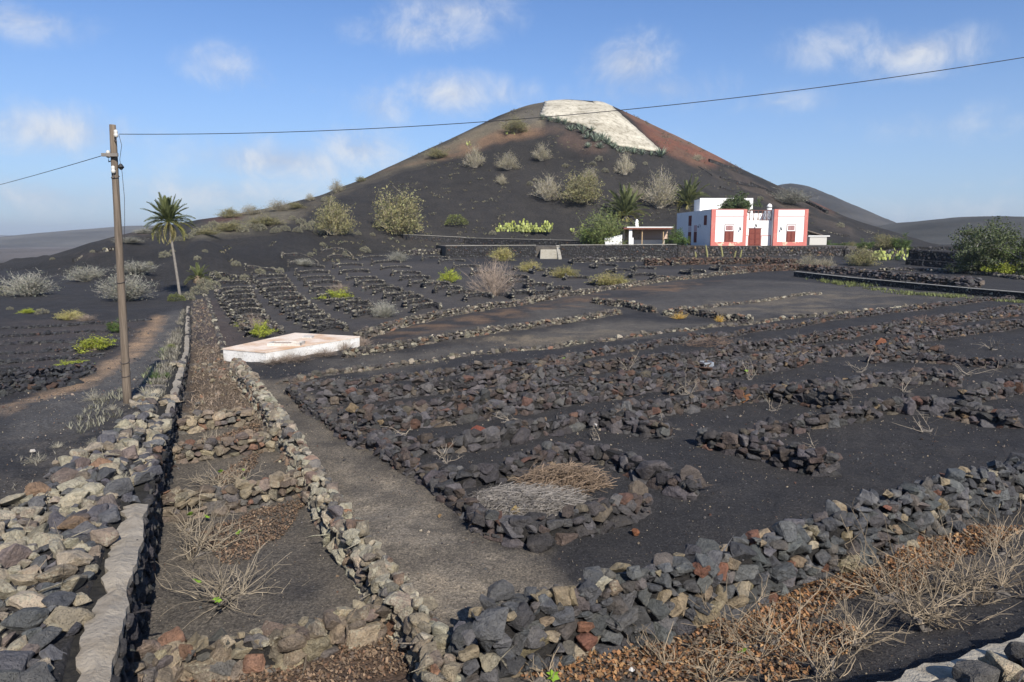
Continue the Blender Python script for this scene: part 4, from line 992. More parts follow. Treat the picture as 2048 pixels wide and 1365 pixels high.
    # lime-paved rain catchment on the hill top
    K = 18; top = [(1092, 203.5), (1125, 200), (1160, 200.5), (1216, 209)]; bot = [(1080, 233), (1165, 253), (1240, 296), (1322, 305)]
    V = []
    for j in range(K + 1):
        f = j / K; tx = np.interp(f, [0, .33, .6, 1], [p[0] for p in top]); ty = np.interp(f, [0, .33, .6, 1], [p[1] for p in top])
        bx = np.interp(f, [0, .4, .72, 1], [p[0] for p in bot]); by = np.interp(f, [0, .4, .72, 1], [p[1] for p in bot])
        for i in range(K + 1):
            g = i / K; jx_ = 4 * math.sin(i * 2.3 + j) if (j in (0, K) or i in (0, K)) else 0; p = at(tx + (bx - tx) * g + jx_ * .5, ty + (by - ty) * g + (0 if i == 0 else jx_ * .3)); e_ = .35 * fbm(np.array([p.x / 2.2]), np.array([p.y / 2.2]), 3, 2)[0]; V.append((p.x, p.y, p.z + .24 + .12 * e_))
    F = []
    for j in range(K):
        for i in range(K): a = j * (K + 1) + i; F += [(a, a + 1, a + K + 2), (a, a + K + 2, a + K + 1)]
    m = MB(); m.add(V, F); o = m.build('rain_catchment', MATS['limepaving'], smooth=True); tag(o, 'cream lime-paved rain catchment near the top of the hill', 'paving', kind='thing')
    sm = o.modifiers.new('thick', 'SOLIDIFY'); sm.thickness = .4; sm.offset = 0
terraces()

# ------------------------------------------------------------------ the house
WHITE = (0.80, 0.79, 0.76); WOOD = (0.165, 0.045, 0.035)
def window(root, x0, x1, z0, zs, z1, y, ny=6):
    """sash above, shutter below, on the front (facing -y)"""
    w = MB(); w.box(x0, x1, y - .05, y + .02, zs, z1, WHITE); w = w.build('window', MATS['paint'], root)
    g = MB(); g.box(x0 + .13, x1 - .13, y - .056, y - .052, zs + .12, z1 - .12); g.build('pane', MATS['glass'], w)
    b = MB()
    for k in range(1, 5): xx = x0 + .13 + (x1 - x0 - .26) * k / 5; b.box(xx - .014, xx + .014, y - .075, y - .057, zs + .12, z1 - .12, (.62, .5, .48))
    for k in range(1, 4): zz = zs + .12 + (z1 - zs - .24) * k / 4; b.box(x0 + .13, x1 - .13, y - .072, y - .0575, zz - .014, zz + .014, (.62, .5, .48))
    b.build('glazing_bars', MATS['paint'], w)
    f = MB(); f.box(x0 - .05, x0, y - .06, y, z0, z1 + .05, WOOD).box(x1, x1 + .05, y - .06, y, z0, z1 + .05, WOOD).box(x0 - .05, x1 + .05, y - .062, y, z1, z1 + .06, WOOD); f.build('frame', MATS['timber'], w)
    s = MB(); mid = (x0 + x1) / 2; s.box(x0, mid - .01, y - .06, y, z0, zs, WOOD).box(mid + .01, x1, y - .06, y, z0, zs, WOOD)
    for a, b_ in ((x0, mid), (mid, x1)): s.box(a + .1, b_ - .1, y - .085, y - .055, z0 + .12, zs - .12, (0.2, 0.06, 0.045))
    s.build('shutter', MATS['timber'], w)
def wall_lamp(root, x, y, z, dx=0, dy=-1):
    m = MB(); m.box(x - .04, x + .04, y - .03, y + .03, z, z + .35, (.02, .02, .02)); m.tube([(x, y, z + .3), (x + dx * .2, y + dy * .2, z + .38), (x + dx * .3, y + dy * .3, z + .2)], .02, 5, (.02, .02, .02))
    m.lathe([(.04, 0), (.10, .22), (.03, .30), (.0, .32)], (x + dx * .3, y + dy * .3, z - .12), 8, (.03, .03, .03)); m.build('wall_lamp', MATS['metal'], root)
def house():
    root = empty('house', (27.4, 99.0, 3.08), 0, 'white flat-roofed house with salmon-red corner bands and dark red shutters', 'house')
    H = 4.95; W = 13.2
    def part(name, mat_, *boxes):
        m = MB()
        for b in boxes: m.box(*b)
        return m.build(name, MATS[mat_], root)
    body = MB(); body.prism([(0, 0), (4.8, 0), (4.8, 4), (-.28, 4)], 0, H, WHITE); body.prism([(8.6, 0), (W, 0), (W, 4), (8.6, 4)], 0, H, WHITE)
    body.prism([(4.8, .9), (8.6, .9), (8.6, 4), (4.8, 4)], 0, 3.45, WHITE); body.prism([(-.28, 4), (W, 4), (W, 16), (-1.1, 16)], 0, 4.55, WHITE)
    body.prism([(-.28, 4), (.0, 4), (-.85, 16), (-1.1, 16)], 4.55, 4.93, WHITE); body.prism([(W - .25, 4), (W, 4), (W, 16), (W - .25, 16)], 4.55, 4.93, WHITE)
    body.build('wall', MATS['limewash'], root)
    for (x0, x1) in ((-.03, .56), (4.36, 4.83), (8.57, 9.12), (12.74, W + .03)):
        part('corner_band', 'redpaint', (x0, x1, -.05, .3, .0, H + .02, (1, 1, 1, .12)))
    for (x0, x1) in ((.56, 4.36), (9.12, 12.74)):
        part('plinth_band', 'redpaint', (x0, x1, -.035, .1, 0, .53, (1, 1, 1, 1)))
        part('cornice_line', 'redpaint', (x0, x1, -.03, .05, 3.99, 4.05, (1, 1, 1, 0)))
        part('coping', 'redpaint', (x0, x1, -.045, .3, H - .05, H + .03, (1, 1, 1, 0)))
    m = MB(); m.prism([(-.04, .3), (.1, .3), (-.13, 4), (-.31, 4)], 4.86, 4.97, (0.7, .66, .6)); m.build('coping', MATS['limewash'], root)
    part('inner_band', 'redpaint', (4.86, 5.42, .86, .95, 1.35, 1.42, (1, 1, 1, 0)), (7.22, 8.56, .86, .95, 1.35, 1.42, (1, 1, 1, 0)), (5.40, 5.47, .865, .95, 0, 1.37, (1, 1, 1, 0)), (7.2, 7.27, .865, .95, 0, 1.37, (1, 1, 1, 0)), (8.50, 8.57, .865, .95, 0, 1.36, (1, 1, 1, 0)))
    window(root, 1.89, 3.06, .54, 2.0, 2.85, 0); window(root, 10.42, 11.55, .54, 2.0, 2.85, 0)
    d = MB(); d.box(5.5, 6.30, .82, .92, 0, 2.32, WOOD).box(6.33, 7.15, .82, .92, 0, 2.32, WOOD)
    for a in (5.5, 6.33):
        for z0, z1 in ((.15, .8), (.95, 1.6), (1.75, 2.2)): d.box(a + .12, a + .68, .79, .83, z0, z1, (0.2, 0.06, .045))
    dd = d.build('door', MATS['timber'], root); m = MB(); m.box(5.42, 7.23, .84, .93, 2.32, 2.42, (0.12, .035, .03)); m.build('lintel', MATS['timber'], dd)
    # roof balustrade
    b = MB(); n = 6
    for k in range(n + 1): x = 4.9 + (8.5 - 4.9) * k / n; b.box(x - .04, x + .04, .95, 1.03, 3.45, 4.85, (0.15, .07, .055))
    b.box(4.85, 8.55, .94, 1.04, 4.78, 4.88, (0.15, .07, .055)).box(4.85, 8.55, .94, 1.04, 3.50, 3.58, (0.15, .07, .055))
    for k in range(n):
        x0 = 4.9 + .6 * k; x1 = x0 + .6
        for (p, q) in (((x0, .98, 3.55), (x1, .98, 4.8)), ((x0, 1.0, 4.8), (x1, 1.0, 3.55))): b.tube([p, q], .022, 4, (0.13, .07, .055))
    b.build('balustrade', MATS['timber'], root)
    wall_lamp(root, 3.93, 0, 2.2); wall_lamp(root, 6.4, .9, 2.65); wall_lamp(root, 9.55, 0, 2.2); wall_lamp(root, -.32, 4.6, 2.6, -1, 0)
    # openings of the side wall
    def side(t0, t1, z0, z1, col, name, out=.05):
        f = lambda t: -.07 * t; m = MB(); m.prism([(f(t0) - out, t0), (f(t0) + .05, t0), (f(t1) + .05, t1), (f(t1) - out, t1)], z0, z1, col); return m.build(name, MATS['timber' if col is WOOD else 'paint'], root)
    side(8.6, 9.9, 2.85, 4.35, WOOD, 'shutter'); side(8.6, 9.9, 2.0, 2.8, (.6, .5, .48), 'lattice'); side(8.6, 9.9, 0, 1.95, WOOD, 'door')
    side(6.0, 7.2, 2.0, 2.9, (.55, .36, .34), 'lattice'); side(6.0, 7.2, .4, 1.95, WOOD, 'shutter'); side(1.9, 3.0, 2.85, 4.2, WOOD, 'shutter')
    part('rear_block', 'limewash', (1.7, 9.9, 13, 16.6, 4.5, 7.0, WHITE), (1.7, 9.9, 13.0, 13.3, 7.0, 7.15, WHITE), (9.6, 9.9, 13.3, 16.6, 7.0, 7.15, WHITE))
    m = MB(); m.lathe([(.32, 4.5), (.32, 5.35), (.36, 5.36), (.36, 5.42)], (10.35, 7, 0), 12, WHITE); m.lathe([(.25, 5.40), (.25, 5.6)], (10.35, 7, 0), 10, (.05, .05, .05)); m.lathe([(.36, 5.58), (.36, 5.7), (.26, 5.9), (.1, 6.02), (.02, 6.05)], (10.35, 7, 0), 12, WHITE); m.build('chimney', MATS['limewash'], root)
    # side shed
    r2 = empty('shed', (45.6, 110, 3.0), 0, 'low white shed with dark sloping roof at the far side of the house', 'shed')
    m = MB(); m.box(0, 2.6, 0, 4, 0, 1.35, (.5, .48, .44)).box(-.3, 3.0, -.15, 0, 1.35, 1.5, WHITE); m.build('wall', MATS['limewash'], r2)
    m = MB(); m.prism([(-2.2, 1), (2.4, 1), (2.4, 4), (-2.2, 4)], [2.9, 1.5, 1.5, 2.9], [3.02, 1.62, 1.62, 3.02], (.16, .13, .11)); m.build('roof', MATS['timber'], r2)
    m = MB(); m.box(-.9, -.1, -.1, 0, 0, 1.25, (.05, .05, .055)); m.build('door', MATS['timber'], r2)
    # open shelter
    r3 = empty('open_shelter', (15.2, 95.0, 3.08), 0, 'open cooking shelter with brown flat roof, white pillar and small chimney', 'shelter')
    def p3(name, mt, *bx):
        m = MB()
        for b in bx: m.box(*b)
        return m.build(name, MATS[mt], r3)
    p3('roof', 'timber', (-.5, 6.1, -.4, 3.4, 2.2, 2.40, (.20, .085, .06))); p3('roof_edge', 'limewash', (-.1, 6.0, -.45, 3.3, 2.403, 2.52, WHITE))
    p3('back_wall', 'limewash', (-.2, 6.0, 3.0, 3.2, 0, 2.2, (.55, .40, .31))); p3('side_wall', 'limewash', (-.3, -.1, 1.2, 3.0, 0, 2.2, (.6, .5, .42)))
    p3('bench', 'limewash', (.8, 5.6, 2.2, 2.9, 0, .85, (.62, .56, .48))); p3('bench_top', 'timber', (.75, 5.65, 2.15, 2.95, .853, .93, (.22, .11, .08)))
    for x in (1.95, 4.75): p3('post', 'timber', (x, x + .12, .0, .12, 0, 2.2, (.42, .30, .17)))
    m = MB(); m.prism([(.25, -.1), (.65, -.1), (.65, .3), (.25, .3)], 1.1, 2.2, WHITE); m.prism([(.25, -.12), (.85, -.12), (.85, .32), (.25, .32)], 0, 1.1, WHITE); m.build('pillar', MATS['limewash'], r3)
    m = MB(); m.box(1.35, 1.75, 1.5, 1.9, 2.5, 3.1, WHITE).box(1.3, 1.8, 1.45, 1.95, 3.1, 3.18, WHITE); m.lathe([(.2, 3.18), (.2, 3.32), (.1, 3.5), (.02, 3.56)], (1.55, 1.7, 0), 10, WHITE); m.build('chimney', MATS['limewash'], r3)
    m = MB(); m.box(5.2, 5.9, .2, .9, 0, .95, (.05, .045, .04)); m.build('oven', MATS['timber'], r3)
    r4 = empty('garden_bench', (14.2, 94.6, 3.08), 0, 'white plastered curved bench beside the shelter pillar', 'bench')
    m = MB(); m.prism([(-1.9, 0), (0, 0), (0, .6), (-1.9, .6)], 0, .55, WHITE); m.build('seat', MATS['limewash'], r4)
    m = MB(); m.prism([(-1.9, .65), (.4, .65), (.4, .9), (-1.9, .9)], 0, [1.0, 1.5, 1.5, 1.0], WHITE); m.build('backrest', MATS['limewash'], r4)
house()

# ------------------------------------------------------------------ white cistern
def cistern():
    A = at(446, 722); zt = A.z + metres(25, A)
    def on(px, py): x, y = flat(px, py, zt); return np.array([x, y])
    q = [on(446, 697), on(531, 704), on(719, 673), on(590, 666)]
    root = empty('cistern', (q[0][0], q[0][1], A.z), 0, 'white concrete cistern with stained peach top among the stone rows', 'cistern'); off = np.array(root.location)
    if np.cross(q[1] - q[0], q[2] - q[1]) < 0: q = q[::-1]
    m = MB(); m.prism(q, A.z - .5, zt - .04, (0.74, 0.72, 0.68)); m.v[0] -= off; m.build('tank', MATS['plaster'], root)
    c = sum(q) / 4; q2 = [p + (p - c) / np.linalg.norm(p - c) * .02 for p in q]
    m = MB(); m.prism(q2, zt - .04, zt, (0.72, 0.62, 0.52)); m.v[0] -= off; m.build('roof_slab', MATS['cistern'], root)
    h = on(573, 690); m = MB()
    for (a, b, w, d) in ((-.5, .0, .08, .5), (.5, .0, .08, .5), (0, -.25, 1.08, .07), (0, .25, 1.08, .07)): m.box(h[0] + a - w / 2, h[0] + a + w / 2, h[1] + b - d / 2, h[1] + b + d / 2, zt, zt + .09, (.6, .56, .5))
    m.v = [v - off for v in m.v]; m.build('hatch_curb', MATS['plaster'], root)
    m = MB(); m.box(h[0] - .44, h[0] + .1, h[1] - .2, h[1] + .2, zt + .005, zt + .05, (.14, .07, .05)); m.v[0] -= off; m.build('hatch_lid', MATS['timber'], root)
    m = MB(); k = on(615, 676); m.box(k[0] - .15, k[0] + .2, k[1] - .15, k[1] + .15, zt, zt + .06, (.5, .48, .45)); m.v[0] -= off; m.build('inlet', MATS['plaster'], root)
cistern()

# ------------------------------------------------------------------ pole and wires
def pole():
    b = at(255, 806); dep = b.y; top = atdepth(225, 250, dep); base = np.array([b.x, b.y, b.z]); ax = top - base
    root = empty('utility_pole', tuple(base), 0, 'weathered wooden utility pole with ceramic insulators beside the track', 'pole')
    m = MB(); ts = np.linspace(-.05, 1, 12); m.tube([ax * t for t in ts], [(0.078 - .021 * max(t, 0)) * (1 + .04 * math.sin(t * 23)) for t in ts], 14, (0.165, 0.14, 0.115)); m.build('post', MATS['polewood'], root, smooth=True)
    at_ = lambda f: ax * f
    rt = np.array([1, 0, 0]); fr = np.array([0, -1, 0])
    for f, sx, nm in ((.968, .10, 'insulator'), (.90, -.11, 'insulator'), (.845, .015, 'insulator')):
        c = at_(f) + rt * sx + fr * (.0 if abs(sx) > .1 else .085); m = MB(); m.lathe([(.02, -.07), (.036, -.055), (.04, -.015), (.026, 0), (.036, .02), (.03, .055), (.008, .07)], tuple(c), 10, (.55, .53, .48)); i = m.build(nm, MATS['metal'], root, smooth=True)
        m = MB(); m.tube([at_(f - .02), c - np.array([0, 0, .14]), c - np.array([0, 0, .05])], .013, 5, (.06, .05, .05)); m.build('hook', MATS['metal'], i)
    for f in (.895, .82, .45, .155, .105):
        m = MB(); r = .078 - .021 * f + .005; c = at_(f); th = np.linspace(0, 2 * math.pi, 17); m.tube([c + np.array([r * math.cos(t), r * math.sin(t), .03 * math.sin(t)]) for t in th], .009, 4, (.05, .04, .035), cap=False); m.build('wire_band', MATS['metal'], root)
    m = MB(); m.box(*(at_(.895)[0] + np.array([-.17, .13])), *(at_(.895)[1] + np.array([-.125, -.09])), *(at_(.895)[2] + np.array([-.03, .03])), (.2, .18, .16)); m.build('crosspiece', MATS['timber'], root)
    P = [at_(.965) + rt * .11, at_(.93) + rt * .15, at_(.88) + rt * .10, at_(.84) + rt * .13, at_(.75) + rt * .15, at_(.66) + rt * .13, at_(.57) + rt * .09, at_(.5) + rt * .07]
    m = MB(); m.tube(P, .005, 4, (.03, .03, .035)); m.lathe([(.02, -.05), (.06, 0), (.02, .06)], tuple(at_(.855) + rt * .115), 8, (.02, .02, .02)); m.build('drop_cable', MATS['metal'], root)
    def wire(label, p0, p1, sag, r, px_path=None):
        t = np.linspace(0, 1, 60)[:, None]; P = p0 * (1 - t) + p1 * t; P[:, 2] -= (sag * 4 * t * (1 - t))[:, 0]
        o = empty('power_line', tuple(p0), 0, label, 'cable'); m = MB(); m.tube(P - p0, r, 5, (.025, .025, .03)); m.build('cable', MATS['metal'], o)
    pA = base + at_(.968) + rt * .11
    e = atdepth(2048, 115, 11.5); far = pA + (e - pA) * 1.5; L = 1.5
    # ends well outside the picture; sag chosen so that it bows as the cable does
    wire('thin black cable sagging from the pole top across the sky and hill', pA, far + np.array([0, 0, .93]), .70, .0065)
    pB = base + at_(.90) - rt * .12; e = atdepth(0, 363, 20.0); wire('thin black cable leaving the pole toward the plain', pB, pB + (e - pB) * 3.0, .1, .007)
pole()
# ------------------------------------------------------------------ plants
def quads(m, P, size, rg, col, var=.3, elong=1.0, upright=0.0, nrm=None):
    """leaf-sized faces at points P"""
    n = len(P); d = rg.normal(size=(n, 3)); d[:, 2] += upright
    if nrm is not None: d = d * .6 + nrm
    d /= np.linalg.norm(d, axis=1)[:, None]; e = np.cross(d, rg.normal(size=(n, 3))); e /= np.linalg.norm(e, axis=1)[:, None]
    s = np.asarray(size) * rg.uniform(.6, 1.4, n); a = d * (s * elong)[:, None]; b = e * (s * .5)[:, None]
    V = np.stack([P - a * .5, P + b * .6, P + a * .5, P - b * .6], 1).reshape(-1, 3)
    k = np.arange(n)[:, None] * 4; F = np.concatenate([k + [0, 1, 2], k + [0, 2, 3]], 1).reshape(-1, 3)
    C = np.array(col) * rg.uniform(1 - var, 1 + var, (n, 1)) * rg.uniform(.92, 1.08, (n, 3))
    m.add(V, F, np.repeat(np.concatenate([C, np.ones((n, 1))], 1), 4, 0))
def curve3(p, d, L, n, rg, bend=.25, lift=0.0):
    out = [np.array(p, float)]; d = np.array(d, float); d /= np.linalg.norm(d)
    for i in range(n):
        d = d + rg.normal(0, bend, 3) + np.array([0, 0, lift]); d /= np.linalg.norm(d); out.append(out[-1] + d * L / n)
    return np.array(out)
def shrub_mesh(kind, seed):
    """unit shrub: 1 wide, 1 high (scaled later); returns (twigs mesh, leaves mesh or None)"""
    rg = np.random.default_rng(seed)
    K = {  # stems, subs, stem radius, twig colour, leaves, leaf size, leaf colour, spread, lean, elong
        'olive': (60, 7, .006, (.235, .205, .14), 5200, .026, (.205, .19, .088), 1.0, .35, 2.0),
        'bare': (75, 8, .006, (.32, .285, .225), 2600, .022, (.235, .21, .125), 1.0, .35, 2.2),
        'pale': (190, 4, .006, (.235, .225, .19), 1800, .026, (.21, .205, .16), 1.0, .5, 2.5),
        'cushion': (10, 2, .02, (.20, .19, .14), 1300, .055, (.23, .215, .145), 1.0, .4, 1.4),
        'green_cushion': (8, 2, .02, (.1, .1, .06), 2400, .042, (.15, .165, .055), 1.0, .4, 1.5),
        'bright': (24, 4, .006, (.22, .19, .11), 2800, .045, (.26, .29, .040), 1.0, .4, 1.3),
        'dry': (90, 9, .004, (.21, .165, .13), 500, .016, (.19, .155, .11), 1.0, .4, 1.8),
        'yellowish': (120, 5, .005, (.31, .26, .14), 3000, .028, (.27, .245, .085), 1.0, .6, 2.6),
        'green': (20, 5, .008, (.14, .12, .08), 4200, .040, (.075, .115, .030), 1.0, .4, 1.5),
        'tuft': (130, 0, .008, (.50, .33, .09), 0, 0, None, 1.0, .9, 1),
        'grass': (90, 0, .006, (.25, .23, .175), 0, 0, None, 1.2, .6, 1),
    }[kind]
    ns, sub, r, tc, nl, ls, lc, spr, lean, el = K; m = MB(); tips = []
    round_ = kind in ('cushion', 'green_cushion')
    for i in range(ns):
        az = rg.uniform(0, 6.283); pol = rg.uniform(0, 1) ** .5 * 1.35
        d = np.array([math.sin(pol) * math.cos(az) * .5 * spr, math.sin(pol) * math.sin(az) * .5 * spr, math.cos(pol) * .95 + .04])
        L = np.linalg.norm(d) * rg.uniform(.72, 1.02); st = np.array([rg.normal(0, .05), rg.normal(0, .05), 0])
        P = curve3(st, d, L, 4, rg, .13); P[:, 2] = np.maximum(P[:, 2], .0)
        c = np.array(tc) * rg.uniform(.75, 1.25)
        m.tube(P, np.linspace(r, r * .45, 5), 3, c, cap=False); tips.append(P[-1]); tips.append(P[-2])
        for j in range(sub):
            t = rg.uniform(.3, .95); p = P[0] + (P[-1] - P[0]) * t; dd = (P[-1] - P[0]) / L + rg.normal(0, .55, 3); dd[2] += .25
            Q = curve3(p, dd, L * rg.uniform(.2, .42), 2, rg, .2); Q[:, 2] = np.maximum(Q[:, 2], 0)
            m.tube(Q, np.linspace(r * .55, r * .3, 3), 3, c * rg.uniform(.85, 1.15), cap=False); tips.append(Q[-1]); tips.append(Q[1])
    tw = m.mesh('branches', MATS['twig'])
    if not nl: return tw, None
    tips = np.array(tips); m = MB()
    if round_:
        v = rg.normal(size=(nl, 3)); v[:, 2] = np.abs(v[:, 2]); v /= np.linalg.norm(v, axis=1)[:, None]
        P = v * np.array([.5, .5, .95]) * (rg.uniform(.70, 1.0, nl) ** .5)[:, None] * (1 + .18 * np.sin(v[:, :1] * 7 + seed) * np.cos(v[:, 1:2] * 6))
        quads(m, P, ls, rg, lc, .35, el, 0, v)
    else:
        P = tips[rg.integers(0, len(tips), nl)] + rg.normal(0, .05, (nl, 3)) * np.array([1, 1, .9]); P[:, 2] = np.maximum(P[:, 2], .03)
        quads(m, P, ls, rg, lc, .4, el, .35)
    return tw, m.mesh('foliage', MATS['leaf'])
SHRUB = {}
def shrub(kind, name, label, px, py, w, h, cat='shrub', group=None, depth=None, z=None, tint=None):
    rg = rng()
    if (kind, 0) not in SHRUB:
        for v in range(3): SHRUB[(kind, v)] = shrub_mesh(kind, sum(map(ord, kind)) + v)
    tw, lf = SHRUB[(kind, int(rg.integers(3)))]
    p = at(px, py) if depth is None else bearing(px, depth)
    W, H = metres(w, p), metres(h, p) * 1.04; loc = (p.x, p.y, (p.z if z is None else z) - .03)
    root = empty(name, loc, rg.uniform(0, 6.28), label, cat, group); root.scale = (W, W, H)
    k = rg.uniform(1.05, 1.4); cc = (k, k, k, 1) if tint is None else (tint[0] * k, tint[1] * k, tint[2] * k, 1)
    o = link('branches', tw, root); o.color = cc
    if lf: o = link('foliage', lf, root); o.color = cc
    return root
SH = [  # kind, label, px, py, w, h
    ('olive', 'tall olive-grey bush on the black slope beside the round one', 668, 470, 74, 72), ('olive', 'big round olive bush at the foot of the slope', 797, 470, 104, 88),
    ('green_cushion', 'low green cushion shrub alone on the bare slope', 912, 450, 46, 21), ('bare', 'grey-olive bush high on the slope below the red streak', 950, 336, 42, 44),
    ('bare', 'round pale bush between two others high on the slope', 1017, 340, 46, 34), ('bare', 'sparse little bush below the round pale one', 1003, 369, 24, 20),
    ('bare', 'vase-shaped pale bush under the agave row', 1083, 322, 38, 34), ('bare', 'pale grey bush low on the slope above the prickly pears', 1095, 402, 62, 50),
    ('olive', 'wide tan bush on the slope above the garden tree', 1165, 407, 88, 62), ('bare', 'small pale bush behind the wide tan one', 1180, 360, 32, 24),
    ('bare', 'upright pale bush right below the lime paving', 1250, 350, 38, 44), ('bare', 'pale bush behind the young palm crown', 1268, 402, 62, 32),
    ('bare', 'large grey bush between the two young palms', 1318, 417, 74, 72), ('olive', 'low olive bush near the left skyline of the hill', 876, 317, 44, 22),
    ('olive', 'bush on the upper skyline shoulder of the hill', 1030, 266, 54, 32), ('bare', 'leafless bush standing on the skyline', 673, 386, 32, 26),
    ('bare', 'tiny leafless bush on the lower skyline', 620, 402, 20, 15), ('olive', 'low shrub on the skyline under the cable', 722, 364, 22, 11),
    ('bare', 'blond bush on the low ridge skyline', 558, 422, 52, 22), ('olive', 'pale olive bush on the low ridge skyline by the palm', 460, 436, 44, 20), ('bare', 'twiggy bush on the low ridge', 502, 430, 46, 20),
    ('olive', 'spreading shrub below the ridge skyline', 590, 418, 40, 14), ('olive', 'grey-green shrub bank under the ridge', 530, 452, 70, 20), ('olive', 'second grey-green shrub under the ridge', 460, 462, 60, 18), ('olive', 'third low shrub bank behind the palm', 415, 470, 50, 14),
    ('pale', 'silvery spurge bush beside the flank wall', 1580, 408, 84, 32), ('pale', 'silvery spurge bush at the edge of the lava plain', 60, 592, 92, 48), ('pale', 'silvery spurge bush under the thin slope wall', 175, 563, 76, 32),
    ('pale', 'big silvery spurge bush behind the utility pole', 252, 602, 98, 58), ('pale', 'flat silvery spurge bush above the big one', 272, 547, 78, 26), ('pale', 'thin silvery shrub near the skyline by the pole', 258, 487, 60, 14), ('pale', 'silvery shrub on the skyline behind the pole', 290, 468, 46, 12),
    ('cushion', 'yellow-green cushion at the roadside edge', 12, 590, 40, 18), ('bright', 'low yellowish shrub along the ploughed field end', 55, 627, 34, 11), ('cushion', 'small dull shrub at the ploughed field end', 84, 628, 26, 12), ('yellowish', 'wider yellowish shrub where the field meets the road', 140, 640, 50, 20), ('dry', 'dull dry shrub next to the yellowish one', 172, 642, 44, 15),
    ('green', 'dark green shrub just behind the utility pole', 236, 664, 34, 26), ('bright', 'sprawling bright green shrub on the ploughed rows', 192, 700, 72, 30), ('bright', 'low bright green creeper on the ploughed rows', 148, 732, 62, 15),
    ('dry', 'dead grey shrub over yellow-green leaves in the crescents', 508, 662, 66, 36), ('bright', 'yellow-green fig shrub under the dead grey one', 522, 676, 40, 36), ('bright', 'small yellow-green sprout at its side', 487, 654, 34, 14),
    ('dry', 'dead grey twigs above the yellow-green fig', 680, 588, 46, 24), ('bright', 'yellow-green fig shrub in the middle columns', 677, 602, 60, 24), ('bright', 'bright green bush below the crescent columns', 898, 566, 44, 28),
    ('pale', 'ashy leafless shrub in the top crescents', 608, 532, 42, 16), ('pale', 'ashy leafless shrub below the rough wall end', 796, 524, 42, 22), ('pale', 'grey spiny shrub in the lower crescents', 768, 634, 54, 34), ('dry', 'large brown leafless thicket in the crescents', 985, 592, 104, 74),
    ('yellowish', 'rounded olive-yellow shrub against the terrace wall', 1004, 522, 48, 28), ('yellowish', 'drab yellow shrub beside the garden steps', 1060, 543, 44, 22), ('yellowish', 'yellow broom below the shelter terrace', 1127, 556, 56, 24), ('yellowish', 'widest yellow broom near the bare field', 1220, 574, 74, 30),
    ('green', 'leafy green bush at the house corner', 1357, 488, 40, 38), ('bare', 'drab bush on the rubble under the house', 1615, 540, 54, 30), ('bare', 'second drab bush on the rubble under the house', 1650, 538, 40, 24),
    ('olive', 'round grey-olive bush below the prickly pears', 1725, 532, 62, 38), ('green', 'dark shrub mass behind the house end', 1662, 486, 80, 18), ('green', 'round green shrub beyond the house end', 1726, 488, 34, 20), ('olive', 'brownish bush beside a green one at the flank foot', 1772, 490, 52, 34), ('green', 'vivid green bush at the flank foot', 1805, 490, 38, 30),
    ('bright', 'bright green bush under the shady tree', 2004, 553, 66, 30), ('tuft', 'larger golden grass tuft on the short wall', 1358, 638, 40, 17), ('tuft', 'smaller golden grass tuft on the short wall', 1440, 644, 24, 17),
    ('green', 'tiny green weed patch on the short wall', 1372, 626, 26, 8), ('cushion', 'grey cushion at the palm foot', 375, 600, 30, 16), ('green_cushion', 'green cushion right at the palm foot', 352, 602, 34, 16), ('cushion', 'cushion shrub at the corner of the crescent field', 398, 588, 36, 18), ('cushion', 'pale cushion above the strip end', 425, 580, 34, 20),
    ('green_cushion', 'small dark weed clump on the dry grass verge', 343, 700, 20, 14), ('green', 'green nettle patch on the dry grass verge', 318, 756, 40, 12), ('dry', 'straw-coloured twig bush behind the hooked wall', 1475, 705, 24, 24), ('dry', 'pale twig ball among the upper windbreaks', 1648, 680, 26, 20), ('dry', 'dead brown twig bush at the cistern foot', 600, 722, 60, 20), ('dry', 'second dead twig bush at the cistern corner', 690, 700, 50, 18), ('dry', 'rusty dead twig patch beside the path end', 590, 765, 56, 14),
    ('dry', 'low dead twigs along the front of the cistern', 545, 726, 70, 14), ('dry', 'dead twigs under the far cistern corner', 650, 712, 60, 18), ('dry', 'brown dead bush where the cistern meets the stone row', 725, 692, 50, 20), ('dry', 'flat dead bush at the cistern wall middle', 575, 722, 50, 16),
    ('bare', 'small dead bush above the dark flank wall', 1395, 322, 22, 14), ('olive', 'small shrub beyond the shed', 1700, 478, 34, 16),
]
